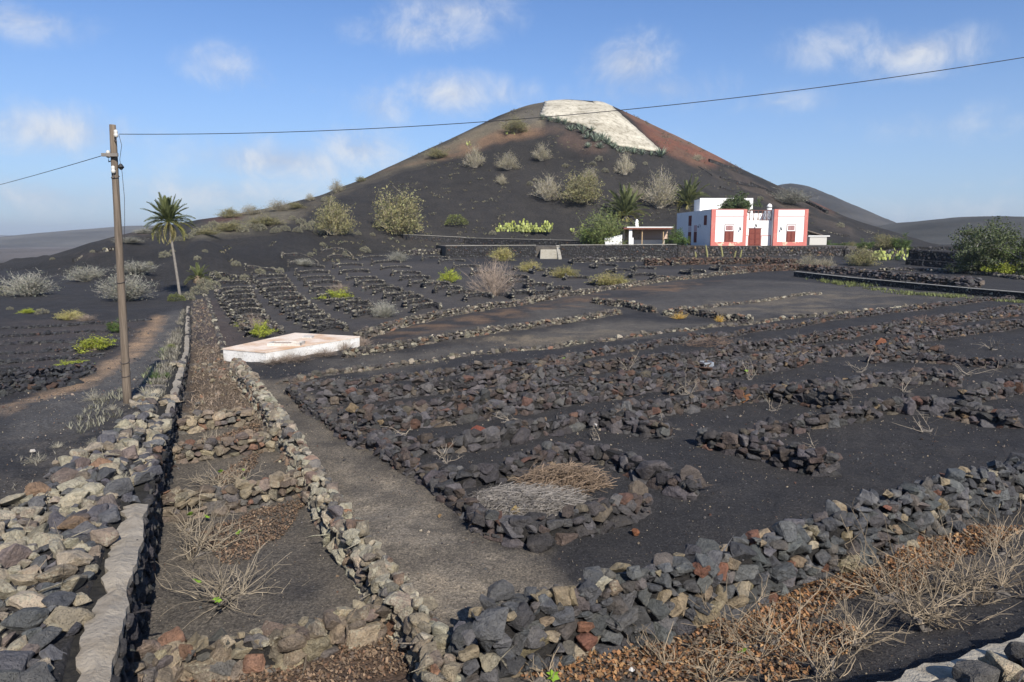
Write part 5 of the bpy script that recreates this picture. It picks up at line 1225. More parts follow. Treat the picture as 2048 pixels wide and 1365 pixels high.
def plants():
    for k, lab, px, py, w, h in SH:
        far_ = {1662: 112, 1726: 112, 1772: 112, 1805: 110, 1700: 120, 1357: 93.6}.get(px)
        shrub(k, 'grass_tuft' if k == 'tuft' else 'shrub', lab, px, py, w, h, group='shrubs', depth=far_, z=3.08 if px == 1357 else None)
    # little cushions dotted over the slopes
    spots = [(730, 505, 22), (645, 492, 14), (690, 512, 14), (560, 545, 18), (545, 540, 12), (520, 548, 22), (472, 532, 20), (430, 555, 24), (408, 572, 30), (450, 565, 20), (490, 560, 22), (570, 462, 22), (595, 465, 20), (612, 460, 26), (640, 470, 30), (672, 440, 14), (700, 468, 18), (585, 440, 16),
             (650, 402, 16), (716, 470, 14), (745, 472, 12), (820, 472, 14), (1060, 370, 14), (1070, 362, 10), (1130, 335, 14), (1198, 322, 18), (1290, 330, 12), (1210, 345, 16), (1186, 330, 14), (1280, 368, 12), (985, 470, 16), (1150, 470, 14), (1520, 400, 14), (1560, 430, 16), (1600, 440, 14), (1680, 455, 18), (395, 470, 26), (412, 462, 22), (428, 456, 26), (446, 460, 22), (470, 452, 24), (486, 464, 26), (500, 455, 20), (520, 462, 28), (540, 448, 24), (552, 466, 22), (602, 448, 22), (625, 452, 20), (378, 478, 20), (360, 482, 18),
             (395, 520, 16), (330, 515, 24), (300, 530, 14), (345, 505, 12), (385, 540, 12), (160, 540, 12), (105, 520, 10), (210, 500, 10), (185, 505, 10), (410, 505, 12), (620, 512, 14), (1700, 520, 24), (20, 620, 14), (830, 505, 16)]
    seen = {}
    for i, (px, py, w) in enumerate(sorted(spots)):
        near = 'below the ridge skyline' if py < 480 and px < 760 else 'on the open black slope' if py < 480 and px < 1300 else 'on the hill flank' if py < 480 else 'at the crescent field edge' if px > 400 else 'on the grey slope behind the palm'
        seen[near] = k = seen.get(near, 0) + 1
        shrub('cushion', 'cushion_shrub', f'{(["first"] + ORD[1:] + ["fourteenth", "fifteenth", "sixteenth", "seventeenth", "eighteenth", "nineteenth", "twentieth", "twenty-first", "twenty-second", "twenty-third", "twenty-fourth", "twenty-fifth", "twenty-sixth"])[k - 1]} grey-green cushion shrub {near}, counted from the pole side', px, py, w, w * .55, group='cushion shrubs ' + near)
    rgs = rng(); m = MB(); px = rgs.uniform(380, 1720, 1800); py = rgs.uniform(215, 470, 1800); cr = np.interp(px, HP[:, 0], HP[:, 3])
    ok = (fbm(px / 90., py / 60., 12, 3) > .05) & (py > cr + 3) & ~in_poly(px, py, [(1075, 195), (1220, 200), (1330, 312), (1240, 300), (1160, 256), (1070, 236)]); px, py, cr = px[ok], py[ok], cr[ok]
    f = np.clip((py - cr) / (470 - cr), 0, 1); dp = np.interp(px, HP[:, 0], HP[:, 2]) * (1 - f) + np.interp(px, HP[:, 0], HP[:, 1]) * f; u_ = (px - 1024) / pix_dir(1024, 480)[1]; x = u_ * dp
    Q = np.repeat(np.stack([x, dp, terrain(x, dp) + .12], 1), 14, 0); quads(m, Q + rgs.normal(0, .16, Q.shape) * np.array([1.4, 1.4, .7]), .2, rgs, (.17, .155, .10), .4, 1.5)
    tag(m.build('hill_scrub', MATS['leaf']), 'tiny dry scrub specks sprinkled over the hillside', 'scrub', kind='stuff')
    # tree-like bushes
    def leafy_tree(label, p, W, H, col, seed, twc=(.2, .18, .15), nleaf=9000, name='tree', ls=.05, gappy=.12):
        rg = np.random.default_rng(seed); root = empty(name, tuple(p), 0, label, 'tree'); m = MB(); tips = []
        for i in range(6):
            az = rg.uniform(0, 6.28); d = np.array([math.cos(az) * .55, math.sin(az) * .55, 1.0]); P = curve3((0, 0, -.1), d * np.array([W * .5, W * .5, H * .75]), .62 * H * rg.uniform(.8, 1.1), 5, rg, .12)
            m.tube(P, np.linspace(.11, .05, 6) * H / 4, 6, twc)
            for j in range(9):
                t = int(rg.integers(1, 6)); dd = np.array([rg.normal(0, 1), rg.normal(0, 1), rg.uniform(-.1, .8)]); Q = curve3(P[t], dd, W * rg.uniform(.2, .36), 4, rg, .2); Q[:, 2] = np.clip(Q[:, 2], .15 * H, H * .92)
                m.tube(Q, np.linspace(.035, .012, 5) * H / 4, 4, twc, cap=False); tips += list(Q[2:])
                for q_ in range(4):
                    R = curve3(Q[int(rg.integers(1, 5))], rg.normal(size=3) + np.array([0, 0, .3]), W * rg.uniform(.08, .16), 3, rg, .25); m.tube(R, .008 * H / 4, 3, twc, cap=False); tips += list(R[1:])
        m.build('trunk', MATS['twig'], root); tips = np.array(tips)
        tips = tips[(np.abs(tips[:, 0]) < W * .55) & (np.abs(tips[:, 1]) < W * .6)]
        P = tips[rg.integers(0, len(tips), nleaf)] + rg.normal(0, W * .022, (nleaf, 3)); P[:, 2] = np.clip(P[:, 2], .05 * H, H)
        m = MB(); quads(m, P, ls * H / 4, rg, col, .45, 1.6); m.build('crown', MATS['leaf'], root)
        return root
    t_ = shrub('olive', 'tree', 'grey-green garden tree beside the open shelter', 1208, 478, 104, 74, cat='tree', depth=97, z=2.9, tint=(.62, .80, .55)); shrub('green', 'shrub', 'darker leafy growth inside the garden tree', 1190, 478, 60, 44, depth=97.5, z=2.9, group='shrubs', tint=(1.5, 1.35, 1.3))
    p = bearing(1968, 66); leafy_tree('broad shady tree beside the black wall steps', (p.x, p.y, p.z), metres(190, p), metres(112, p), (.095, .115, .05), 7, (.30, .29, .27), 15000, ls=.11)
    p = bearing(2070, 62); leafy_tree('second crown of dark foliage at the picture edge', (p.x, p.y, p.z), metres(130, p), metres(95, p), (.11, .14, .045), 8, (.22, .21, .2), 8000, ls=.12)
    leafy_tree('dark green shrub growing on the house roof', (33.2, 107.2, 7.55), 6.2, 3.6, (.075, .10, .04), 9, nleaf=9000, name='roof_shrub', ls=.22)
plants()

def frond_mesh(seed, droop, n=24, col=(.11, .13, .055)):
    """unit-length palm frond along +x, bending down"""
    rg = np.random.default_rng(seed); t = np.linspace(0, 1, 14); x = t; z = .18 * t - droop * t ** 2.2; s = np.stack([x * (1 - .25 * droop * t), np.zeros(14), z], 1)
    m = MB(); m.tube(s, np.linspace(.012, .003, 14), 4, np.array(col) * 1.5, cap=False)
    for i in range(n * 2):
        f = .16 + .84 * (i // 2) / n; sg = 1 if i % 2 else -1; p = np.array([np.interp(f, t, s[:, k]) for k in range(3)]); L = .19 * math.sin(math.pi * min(.98, f * .75 + .25)) + .05
        d = np.array([.9, sg * .55, .32 + rg.uniform(-.15, .1)]); d /= np.linalg.norm(d); e = p + d * L; e[2] -= .05 * droop + .04 * rg.random(); w = np.array([.016, -sg * .004, 0])
        c = np.array(col) * rg.uniform(.7, 1.35); m.add([p - w, p + w, (p + e) / 2 + w * .9 + [0, 0, .012], e], [(0, 1, 2), (0, 2, 3)], c)
    return m.mesh('frond', MATS['leaf'])
def palm(label, base, trunk_h, trunk_r, frond_len, nf, seed, dead=10, young=False):
    rg = np.random.default_rng(seed); root = empty('palm_tree', tuple(base), 0, label, 'palm')
    if trunk_h > 0:
        m = MB(); ts = np.linspace(0, 1, 34); lean = np.array([-.45, 0, 0])
        m.tube([np.array([0, 0, -.2]) + np.array([lean[0] * t ** 1.2 * trunk_h / 5, 0, t * (trunk_h + .2)]) for t in ts], [trunk_r * (1.25 - .35 * t + .1 * (k % 2) + (.35 if t > .93 else 0)) for k, t in enumerate(ts)], 10, (.20, .18, .155)); m.build('trunk', MATS['timber'], root)
        c = np.array([lean[0] * trunk_h / 5, 0, trunk_h])
    else: c = np.array([0, 0, .25]); m = MB(); m.lathe([(.35, -.2), (.42, .2), (.2, .5), (.05, .6)], (0, 0, 0), 10, (.16, .12, .08)); m.build('trunk', MATS['timber'], root)
    fm = [frond_mesh(seed + 10 + k, dr) for k, dr in enumerate((.05, .22, .45, .8))]
    for i in range(nf):
        f = i / nf; el = 1.35 - f * (1.75 if not young else 1.25) + rg.uniform(-.1, .1); az = i * 2.39996 + rg.uniform(-.2, .2)
        o = link('frond', fm[min(3, int(f * 3 + rg.uniform(0, 1)))], root, c); o.rotation_euler = (rg.uniform(-.3, .3), -el, az); k = frond_len * rg.uniform(.85, 1.1); o.scale = (k, k, k); b = rg.uniform(.8, 1.2); o.color = (b * (1.9 if f > .8 else 1.15), b * (1.55 if f > .8 else 1.1), b, 1)
    for i in range(dead):
        o = link('dry_frond', fm[3], root, c); o.rotation_euler = (0, rg.uniform(.55, 1.1), rg.uniform(0, 6.28)); k = frond_len * rg.uniform(.6, .85); o.scale = (k, k, k); o.color = (3.0, 2.2, 2.2, 1)
def palms():
    p = at(360, 592); palm('tall slender palm standing at the end of the strip wall', p, metres(146, p), .066, metres(55, p), 52, 3, 12)
    p = at(398, 566); palm('young stemless palm behind the tall palm', p, 0, 0, metres(34, p), 22, 4, 0, True)
    p = at(1252, 440); palm('young palm behind the garden tree', (p.x, p.y, p.z), .7, .3, metres(62, p), 34, 5, 8, True)
    p = at(1377, 417); palm('young palm behind the house corner', (p.x, p.y, p.z), .7, .3, metres(56, p), 34, 6, 5, True)
    # agaves along the lime paving
    def agave(seed, n, col):
        rg = np.random.default_rng(seed); m = MB()
        for i in range(n):
            el = rg.uniform(.25, 1.35); az = i * 2.4; d = np.array([math.cos(az) * math.cos(el), math.sin(az) * math.cos(el), math.sin(el)]); s = np.array([-math.sin(az), math.cos(az), 0]) * .06; up = np.cross(d, s) * .4
            m.add([s * .7, -s * .7, d * .45 + s, d * .45 - s, d * .45 + up * 1.2, d], [(0, 2, 4), (0, 4, 1), (1, 4, 3), (2, 5, 4), (4, 5, 3), (0, 1, 3), (0, 3, 2), (2, 3, 5)], np.array(col) * rg.uniform(.7, 1.25))
        return m.mesh('agave', MATS['leaf'])
    ag = [agave(k, 26, (.29, .34, .25)) for k in range(3)]; rg = rng()
    pts = [(1085, 240, 20), (1100, 243, 20), (1116, 246, 24), (1130, 250, 22), (1142, 262, 24), (1156, 258, 22), (1165, 268, 30), (1176, 278, 26), (1184, 264, 20), (1190, 284, 32), (1204, 282, 30), (1200, 298, 24), (1216, 290, 30), (1226, 298, 26), (1176, 296, 20), (1240, 306, 24), (1254, 304, 22), (1268, 308, 26), (1284, 310, 22), (1322, 314, 36), (1302, 312, 18)]
    for i, (px, py, w) in enumerate(pts):
        p = at(px, py); o = link('agave', ag[i % 3], None, (p.x, p.y, p.z)); k = metres(w, p) * .68; o.scale = (k, k, k); o.rotation_euler[2] = rg.uniform(0, 6)
        tag(o, f'{(ORD + ["fourteenth", "fifteenth", "sixteenth", "seventeenth", "eighteenth", "nineteenth", "", "twentieth"])[i]} blue-green agave down the lower edge of the lime paving' if i != 19 else 'large agave alone at the lowest corner of the lime paving', 'agave', 'agaves below the lime paving', 'thing')
    for lab, px, dep, w, z in (('silvery agave beside the prickly pears', 1095, 108, 36, None), ('silvery agave peeking over the house roof', 1418, 119, 34, 6.5)):
        p = bearing(px, dep); o = link('agave', ag[1], None, (p.x, p.y, p.z if z is None else z)); k = metres(w, p) * .75; o.scale = (k, k, k); tag(o, lab, 'agave', kind='thing'); o.color = (1.3, 1.35, 1.6, 1)
    # prickly pears
    def pear(label, px, py, w, h, n, seed, depth=None):
        rg = np.random.default_rng(seed); p = at(px, py) if depth is None else bearing(px, depth); W, H = metres(w, p), metres(h, p); m = MB(); s = min(.5, H * .3)
        bmx = bmesh.new(); bmesh.ops.create_icosphere(bmx, subdivisions=1, radius=.5); bmx.verts.index_update(); V = np.array([v.co[:] for v in bmx.verts]); F = np.array([[q.index for q in f.verts] for f in bmx.faces]); bmx.free()
        ends = []
        for i in range(n):
            if i < n * .3 or not ends: c = np.array([rg.uniform(-.5, .5) * W, rg.normal(0, .25) * H, s * .5])
            else: c = ends[int(rg.integers(len(ends)))] + np.array([rg.normal(0, .35) * s, rg.normal(0, .3) * s, s * .75])
            if c[2] > H: continue
            ends.append(c); A = rot_mats(np.array([rg.uniform(0, 6.28)]), np.array([rg.uniform(-.5, .5)]), np.array([rg.uniform(-.6, .6)]))[0] * (s * np.array([.8, .2, 1.1]))[None, :]
            m.add(V @ A.T + c, F, np.array((.42, .46, .13)) * rg.uniform(.6, 1.25) * np.array([1, 1, rg.uniform(.8, 1.4)]))
        root = empty('prickly_pear', (p.x, p.y, p.z), 0, label, 'cactus'); m.build('pads', MATS['leaf'], root)
    pear('long sunlit prickly pear thicket on the black slope', 1048, 465, 108, 30, 420, 1); pear('small prickly pear plant under the garden tree', 1138, 486, 16, 12, 14, 2, 103); pear('prickly pear pads beside the garden tree', 1155, 466, 24, 18, 16, 3)
    pear('prickly pear clump below the side wall of the house', 1772, 521, 58, 26, 80, 4); pear('little prickly pear on the upper slope', 1022, 270, 22, 8, 14, 6); pear('sparse prickly pear by the skyline streak', 935, 292, 20, 12, 10, 7)
    # columnar cactus shoots in front of the house
    for i, (px, h, lab) in enumerate(((1393, 12, 'shortest thin cactus stem before the house'), (1416, 26, 'leaning yellowish cactus before the house corner'), (1446, 24, 'tall thin cactus stem before the left window'), (1470, 14, 'forked thin cactus stem before the plinth'), (1482, 16, 'thin bent cactus stem near the door'))):
        p = bearing(px, 91.5); H = metres(h, p); m = MB(); rg2 = np.random.default_rng(i)
        root = empty('cactus', (p.x, p.y, p.z), 0, lab, 'cactus'); m.tube(curve3((0, 0, 0), (.08 * (i - 2), 0, 1), H, 6, rg2, .06), [.10, .12, .11, .12, .10, .09, .03], 7, (.30, .28, .12)); m.build('stem', MATS['leaf'], root)
palms()
# ------------------------------------------------------------------ bare vines, twig piles, litter, grass, gravel
VINE_LEAF = None
def vine_leaf():
    m = MB(); V = [(0, 0, 0)]; n = 10
    for i in range(n + 1):
        a = -2.6 + 5.2 * i / n; r = .5 * (1 if i % 2 == 0 else .62) * (1.0 if abs(a) < 1.5 else .85); V.append((r * math.cos(a) + .1, r * math.sin(a), .07 * math.cos(a * 3)))
    m.add(V, [(0, i, i + 1) for i in range(1, n + 1)], (.20, .33, .035)); return m.mesh('leaf', MATS['leaf'])
def vine(label, px, py, size, canes, seed, leaves=0, col=(.30, .245, .165), trunk=True, lowly=False, thick=1.0):
    global VINE_LEAF
    if VINE_LEAF is None: VINE_LEAF = vine_leaf()
    rg = np.random.default_rng(seed); p = at(px, py); S = metres(size, p); root = empty('grape_vine', tuple(p), 0, label, 'vine', 'bare grape vines')
    heads = [np.array([0, 0, .1 * S])]; m = MB()
    if trunk:
        m = MB(); c = (.13, .115, .10)
        for k in range(3):
            P = curve3((0, 0, -.05), (math.cos(k * 2.2 + seed), math.sin(k * 2.2 + seed), .35), S * rg.uniform(.22, .38), 6, rg, .35); P[:, 2] = np.clip(P[:, 2], .0, .2 * S)
            m.tube(P, np.linspace(.045, .024, 7) * max(S, .7) * (1 + .25 * np.sin(np.arange(7) * 2.1)), 7, c); heads.append(P[-1]); heads.append(P[4])
        m.build('trunk', MATS['twig'], root)
    m = MB(); tips = []
    for i in range(canes):
        h = heads[int(rg.integers(len(heads)))]; az = rg.uniform(0, 6.28); up = rg.uniform(.25, 1.5) if not lowly else rg.uniform(.05, .6); d = np.array([math.cos(az), math.sin(az), up]); L = S * rg.uniform(.35, 1.0)
        P = curve3(h, d, L, 9, rg, .16, -.02); P[:, 2] = np.maximum(P[:, 2], .01); c = np.array(col) * rg.uniform(.6, 1.35)
        m.tube(P, np.linspace(.0062, .0024, 10) * thick, 4, c, cap=False); tips.append(P[-2])
        for j in range(int(rg.integers(1, 5))):
            k = int(rg.integers(2, 9)); Q = curve3(P[k], d + rg.normal(0, .7, 3), L * .3, 4, rg, .2); Q[:, 2] = np.maximum(Q[:, 2], .01); m.tube(Q, np.linspace(.0035, .0018, 5) * thick, 3, c, cap=False)
    m.build('canes', MATS['twig'], root)
    for i in range(leaves):
        o = link('leaf', VINE_LEAF, root, tips[int(rg.integers(len(tips)))] + rg.normal(0, .03, 3)); k = rg.uniform(.10, .17); o.scale = (k, k, k); o.rotation_euler = (rg.uniform(-.6, .9), rg.uniform(-.6, .6), rg.uniform(0, 6.28))
def vines():
    V = [('big sprawling bare vine with green leaves in the strip', 455, 1205, 150, 34, 2), ('tangled bare vine behind the big one in the strip', 400, 1110, 110, 30, 1), ('bare vine left of the litter below the second cross wall', 372, 1062, 60, 12, 2), ('bare vine between second and third cross walls', 440, 975, 75, 20, 1), ('small bare vine below the third cross wall', 480, 965, 50, 12, 2),
         ('bare vine below the fourth cross wall', 420, 890, 48, 16, 0), ('twiggy vine beside the lichen wall', 530, 880, 40, 10, 1)]
    for i, (l, px, py, s, c, lv) in enumerate(V): vine(l, px, py, s, int(c * 1.6), 20 + i, lv, (.25, .21, .155))
    R = [('bare vine arching over the leaf litter', 1780, 1200, 190, 26, 0), ('tall bare vine at the corner wall', 1930, 1205, 200, 26, 0), ('bare vine sprawling below the litter', 1520, 1300, 190, 24, 1), ('bare vine low at the picture edge', 1640, 1350, 180, 18, 0), ('bare vine near the path end with one green leaf', 1080, 1362, 90, 8, 1), ('thin bare vine against the block wall', 1320, 1325, 110, 10, 0), ('bare vine against the far end of the block wall', 2010, 1110, 120, 14, 0), ('pale bare vine low among leaves', 1420, 1362, 120, 12, 1), ('dense bare vine right above the corner plaster wall', 1850, 1262, 170, 22, 0), ('flat bare vine between litter and corner wall', 1730, 1295, 170, 20, 0), ('tall bare vine at the edge above the corner rubble', 2000, 1190, 190, 22, 0)]
    for i, (l, px, py, s, c, lv) in enumerate(R): vine(l, px, py, s, int(c * 1.7), 60 + i, lv, (.25, .20, .14), True, False, .95)
    F = [('three-armed bare vine in the cinder behind the nest', 1190, 880, 56, 5), ('curled bare vine under the tall overhanging wall', 1848, 862, 74, 6), ('bare vine behind the free-standing hook', 1630, 905, 60, 5), ('twiggy vine at the nest corner', 888, 925, 60, 9), ('bare vine by the long climbing wall', 1548, 822, 40, 6), ('bare vine at the hooked end wall', 1334, 858, 40, 4), ('bare vine behind the rust-red block', 800, 872, 50, 7), ('bare vine in the second gap of cinder', 1018, 846, 56, 6),
         ('bare vine among middle rows', 1370, 790, 56, 8), ('low bare vine near the crate', 1500, 760, 50, 6), ('bare vine in the upper cinder pocket', 1720, 745, 50, 6), ('bare vine beside the dark knot', 1690, 800, 50, 4), ('pale upright vine with straw top', 1818, 785, 44, 6), ('bare vine in the farther pocket', 1935, 752, 60, 8), ('bare vine near the reddish wall', 1985, 700, 50, 10), ('bare vine in the long upper row', 1250, 745, 46, 10), ('sprouting vine in the first row', 1140, 735, 40, 9), ('bare vine in the third row', 930, 812, 46, 6), ('bare vine near the path corner', 690, 850, 40, 6), ('bare vine beside the far windbreak', 1600, 690, 44, 10)]
    for i, (l, px, py, s, c) in enumerate(F): vine(l, px, py, s, c, 90 + i, 1 if i in (16, 9) else 0, (.27, .23, .18), True, False, 1.25)
    # sprouting stems with a green leaf on the dark soil
    # two piles of cut twigs in the nest
    def pile(label, px, py, w, d, h, n, col, seed):
        rg = np.random.default_rng(seed); p = at(px, py); W, D = metres(w, p), d; root = empty('twig_pile', tuple(p), 0, label, 'twig pile'); m = MB()
        for i in range(n):
            a = rg.uniform(0, 6.28); r = rg.random() ** .6; c = np.array([math.cos(a) * r * W * .5, math.sin(a) * r * D * .5, h * (1 - r * r) * rg.uniform(.1, 1.0) + .02]); az = rg.normal(0.1, .9); L = rg.uniform(.15, .6)
            P = curve3(c - np.array([math.cos(az), math.sin(az), 0]) * L / 2, (math.cos(az), math.sin(az), rg.normal(0, .12)), L, 4, rg, .28); P[:, 2] = np.clip(P[:, 2], .005, h * (1 - .6 * r * r) + .04); m.tube(P, rg.uniform(.0025, .006), 3, np.array(col) * rg.uniform(.55, 1.35), cap=False)
        m.build('twigs', MATS['twig'], root)
    pile('grey pile of cut vine twigs spread inside the stone nest', 1062, 1008, 215, 1.2, .16, 2200, (.20, .18, .158), 1)
    pile('tan heap of cut twigs at the back of the stone nest', 1130, 968, 160, .9, .26, 1300, (.20, .145, .10), 2)
    pile('tangle of brown twigs in the reddish upper windbreak', 1850, 650, 130, 1.2, .4, 300, (.16, .11, .085), 3)
    pile('blond twigs lying on the middle windbreak', 1600, 722, 90, .8, .25, 160, (.30, .23, .15), 4)
    pile('dead brown twigs on the far windbreak', 1130, 745, 110, 1.0, .35, 260, (.15, .11, .09), 5)
    pile('brown twigs on the windbreak beside the bare field', 1430, 692, 130, 1.0, .3, 260, (.17, .12, .09), 6)
    # dry brush filling the far part of the strip
    rg = rng(); m = MB(); poly = zone([(380, 850), (382, 760), (395, 700), (430, 700), (470, 740), (520, 800), (545, 850)]); pp = np.array(poly); lo, hi = pp.min(0), pp.max(0); k = 0
    poly2 = zone([(385, 700), (382, 640), (385, 600), (405, 600), (430, 650), (450, 705)]); p2 = np.array(poly2)
    for (po, n, h) in ((poly, 2200, .15), (poly2, 2600, .14)):
        q = np.array(po); lo, hi = q.min(0), q.max(0); X = rg.uniform(lo[0], hi[0], n * 3); Y = rg.uniform(lo[1], hi[1], n * 3); s = in_poly(X, Y, po); X, Y = X[s][:n], Y[s][:n]; Z = terrain(X, Y)
        for x, y, z in zip(X, Y, Z):
            d = np.array([rg.normal(0, .7), rg.normal(0, .7), rg.uniform(.3, 1)]); m.tube(curve3((x, y, z), d, h * rg.uniform(.3, 1.3), 3, rg, .5), .006, 3, np.array((.21, .165, .125)) * rg.uniform(.35, 1.5), cap=False)
    X = np.concatenate([rg.uniform(q_.min(0)[0], q_.max(0)[0], 1600) for q_ in (pp, p2)]); Y = np.concatenate([rg.uniform(q_.min(0)[1], q_.max(0)[1], 1600) for q_ in (pp, p2)]); s_ = (in_poly(X, Y, poly) | in_poly(X, Y, poly2)) & (fbm(X, Y * 1.2, 3, 3) > -.05); X, Y = X[s_], Y[s_]; N_ = len(X); sz = rg.uniform(.05, .17, N_)
    tag(join_stones(np.stack([X, Y, terrain(X, Y) + sz * .2], 1), rot_mats(rg.uniform(0, 6, N_), rg.uniform(-.5, .5, N_), rg.uniform(-.5, .5, N_)) * sz[:, None, None], pick('brown', N_, rg), rg, FAR).build('rubble_stones', MATS['stone']), 'small brown rubble stones strewn through the dry brush of the strip', 'rubble', kind='stuff')
    o = m.build('dry_brush', MATS['twig']); tag(o, 'tangle of dry brown brush filling the far end of the strip', 'brush', kind='stuff')
    # dry grass on the verge beside the track
    m = MB(); n = 0
    gp = [(zone([(285, 800), (305, 750), (330, 700), (352, 650), (366, 622), (383, 622), (378, 690), (372, 760), (350, 830)]), 6500, .12, (.23, .21, .165)), (zone([(130, 850), (200, 800), (250, 780), (250, 830), (160, 870)]), 200, .08, (.21, .20, .15)), (zone([(0, 960), (60, 900), (200, 880), (330, 900), (300, 1000), (100, 1050)]), 90, .06, (.24, .22, .18)), (zone([(290, 790), (340, 700), (330, 690), (270, 770)]), 600, .1, (.22, .24, .13)),
          (zone([(1690, 574), (1760, 579), (1900, 590), (2048, 605), (2048, 609), (1880, 595), (1690, 578)]), 900, .14, (.19, .21, .08)), (zone([(1590, 556), (1640, 562), (1760, 574), (1700, 575)]), 250, .2, (.18, .2, .07))]
    for (po, cnt, h, col) in gp:
        q = np.array(po); lo, hi = q.min(0), q.max(0); X = rg.uniform(lo[0], hi[0], cnt * 4); Y = rg.uniform(lo[1], hi[1], cnt * 4); s = in_poly(X, Y, po) & (fbm(X / .9, Y / .9, 5, 3) > -.12); X, Y = X[s][:cnt], Y[s][:cnt]; Z = terrain(X, Y); N = len(X)
        for k in range(3):
            a = rg.uniform(0, 6.28, N); L = h * rg.uniform(.5, 1.5, N); dx = np.cos(a) * L * .7; dy = np.sin(a) * L * .7; w = .006 + .0004 * Y; b = np.stack([X, Y, Z], 1); t = np.stack([X + dx, Y + dy, Z + L], 1); sd = np.stack([-np.sin(a) * w, np.cos(a) * w, 0 * a], 1); V = np.stack([b - sd, b + sd, t], 1).reshape(-1, 3)
            C = np.array(col) * rg.uniform(.6, 1.35, (N, 1)); m.add(V, np.arange(N * 3).reshape(-1, 3), np.repeat(np.concatenate([C, np.ones((N, 1))], 1), 3, 0))
    tag(m.build('dry_grass', MATS['leaf']), 'pale dry grass on the verge beside the track', 'grass', kind='stuff')
    for i, (px, py, w, lab) in enumerate(((72, 925, 44, 'dry grass tuft on the black mound beside a white stone'), (115, 895, 30, 'small dry tuft near the pale pebbles'), (180, 1000, 60, 'spiky dry shrub among the rubble stones'), (150, 1015, 50, 'grey dry tuft below the mound in the rubble'), (190, 888, 34, 'pale tuft at the mound foot'), (258, 872, 46, 'pale dry shrub beside the orange stone'), (300, 800, 60, 'pale tuft right beside the pole foot'), (190, 800, 50, 'green-grey tuft beside the track'), (245, 960, 40, 'dry tuft near the broken wall cap'), (225, 820, 30, 'little tuft on the mound'), (40, 1010, 34, 'grey tuft at the rubble edge'))):
        shrub('grass', 'grass_tuft', lab, px, py, w, w * .6, cat='grass tuft', group='dry grass tufts')
    # leaf litter
    def litter(label, polys, dens, size, cols):
        m = MB()
        for po in polys:
            po = zone(po); q = np.array(po); lo, hi = q.min(0), q.max(0); A = (hi - lo).prod(); n = int(A * dens); X = rg.uniform(lo[0], hi[0], n); Y = rg.uniform(lo[1], hi[1], n); e = .15; s = in_poly(X + e * fbm(X * 2, Y * 2, 3, 3) * 2, Y + e * fbm(X * 2 + 5, Y * 2, 4, 3) * 2, po); X, Y = X[s], Y[s]; P = np.stack([X, Y, terrain(X, Y) + rg.uniform(.005, .05, len(X))], 1)
            nr = np.zeros((len(P), 3)); quads_flat(m, P, size, rg, cols)
        o = m.build('leaf_litter', MATS['leaf']); tag(o, label, 'litter', kind='stuff')
    def quads_flat(m, P, size, rg, cols):
        n = len(P); a = rg.uniform(0, 6.28, n); t1 = rg.normal(0, .5, n); t2 = rg.normal(0, .5, n); s = size * rg.uniform(.5, 1.4, n)
        u = np.stack([np.cos(a), np.sin(a), t1], 1) * s[:, None]; v = np.stack([-np.sin(a), np.cos(a), t2], 1) * (s * .6)[:, None]
        V = np.stack([P - u * .5, P + v * .5, P + u * .5, P - v * .5], 1).reshape(-1, 3); k = np.arange(n)[:, None] * 4; F = np.concatenate([k + [0, 1, 2], k + [0, 2, 3]], 1).reshape(-1, 3)
        C = np.array(cols)[rg.integers(0, len(cols), n)] * rg.uniform(.6, 1.3, (n, 1)); m.add(V, F, np.repeat(np.concatenate([C, np.ones((n, 1))], 1), 4, 0))
    BR = [(.34, .175, .08), (.25, .13, .065), (.40, .24, .115), (.13, .09, .065), (.26, .20, .14)]; DB = [(.18, .13, .09), (.24, .165, .105), (.12, .09, .07), (.27, .19, .125), (.2, .12, .075)]
    litter('rust-brown fallen vine leaves along the thick block wall', [[(950, 1364), (1090, 1325), (1300, 1280), (1440, 1232), (1520, 1250), (1460, 1300), (1330, 1364)], [(1440, 1240), (1600, 1180), (1720, 1140), (1850, 1085), (1990, 1050), (2048, 1058), (1960, 1100), (1880, 1150), (1820, 1195), (1720, 1200), (1640, 1225), (1560, 1270), (1480, 1290)], [(1330, 1330), (1480, 1280), (1580, 1290), (1540, 1340), (1480, 1364), (1330, 1364)], [(1560, 1270), (1660, 1240), (1720, 1270), (1660, 1320), (1580, 1364), (1520, 1364)]], 2300, .045, BR)
    litter('brown fallen leaves at the near end of the vine strip', [[(230, 1364), (450, 1350), (640, 1320), (740, 1280), (790, 1290), (830, 1364)]], 2200, .036, DB)
    litter('brown fallen leaves heaped below the cross walls of the strip', [[(400, 1070), (500, 1020), (600, 995), (605, 1020), (560, 1080), (500, 1120), (430, 1130), (390, 1110)], [(430, 960), (500, 920), (540, 905), (520, 930), (450, 975)], [(400, 880), (520, 850), (520, 870), (430, 905)]], 2200, .034, DB)
    litter('small patch of orange leaves by the windbreak gap', [[(805, 903), (835, 905), (838, 915), (815, 920)], [(670, 832), (690, 838), (680, 850), (665, 845)]], 500, .05, BR)
    # loose gravel and pebbles on the cinder
    N = 22000; y = 5.5 + 22 * rg.random(N) ** 1.6; x = rg.uniform(-.78, .78, N) * y; s = rg.uniform(.006, .02, N) * (1 + 1.2 * (rg.random(N) < .06)) * np.clip(y / 9, .8, 1.8); R = rot_mats(rg.uniform(0, 6, N), rg.uniform(-1, 1, N), rg.uniform(-1, 1, N)); A = R * s[:, None, None]
    C = pick('rubble', N, rg) * np.array([1.1, 1.1, 1.1, .3]); C[:int(N * .7)] = pick('dark', int(N * .7), rg)
    tag(join_stones(np.stack([x, y, terrain(x, y) + s * .2], 1), A, C, rg, FAR[:3]).build('gravel', MATS['stone']), 'fine loose gravel scattered over the dark soil', 'gravel', kind='stuff')
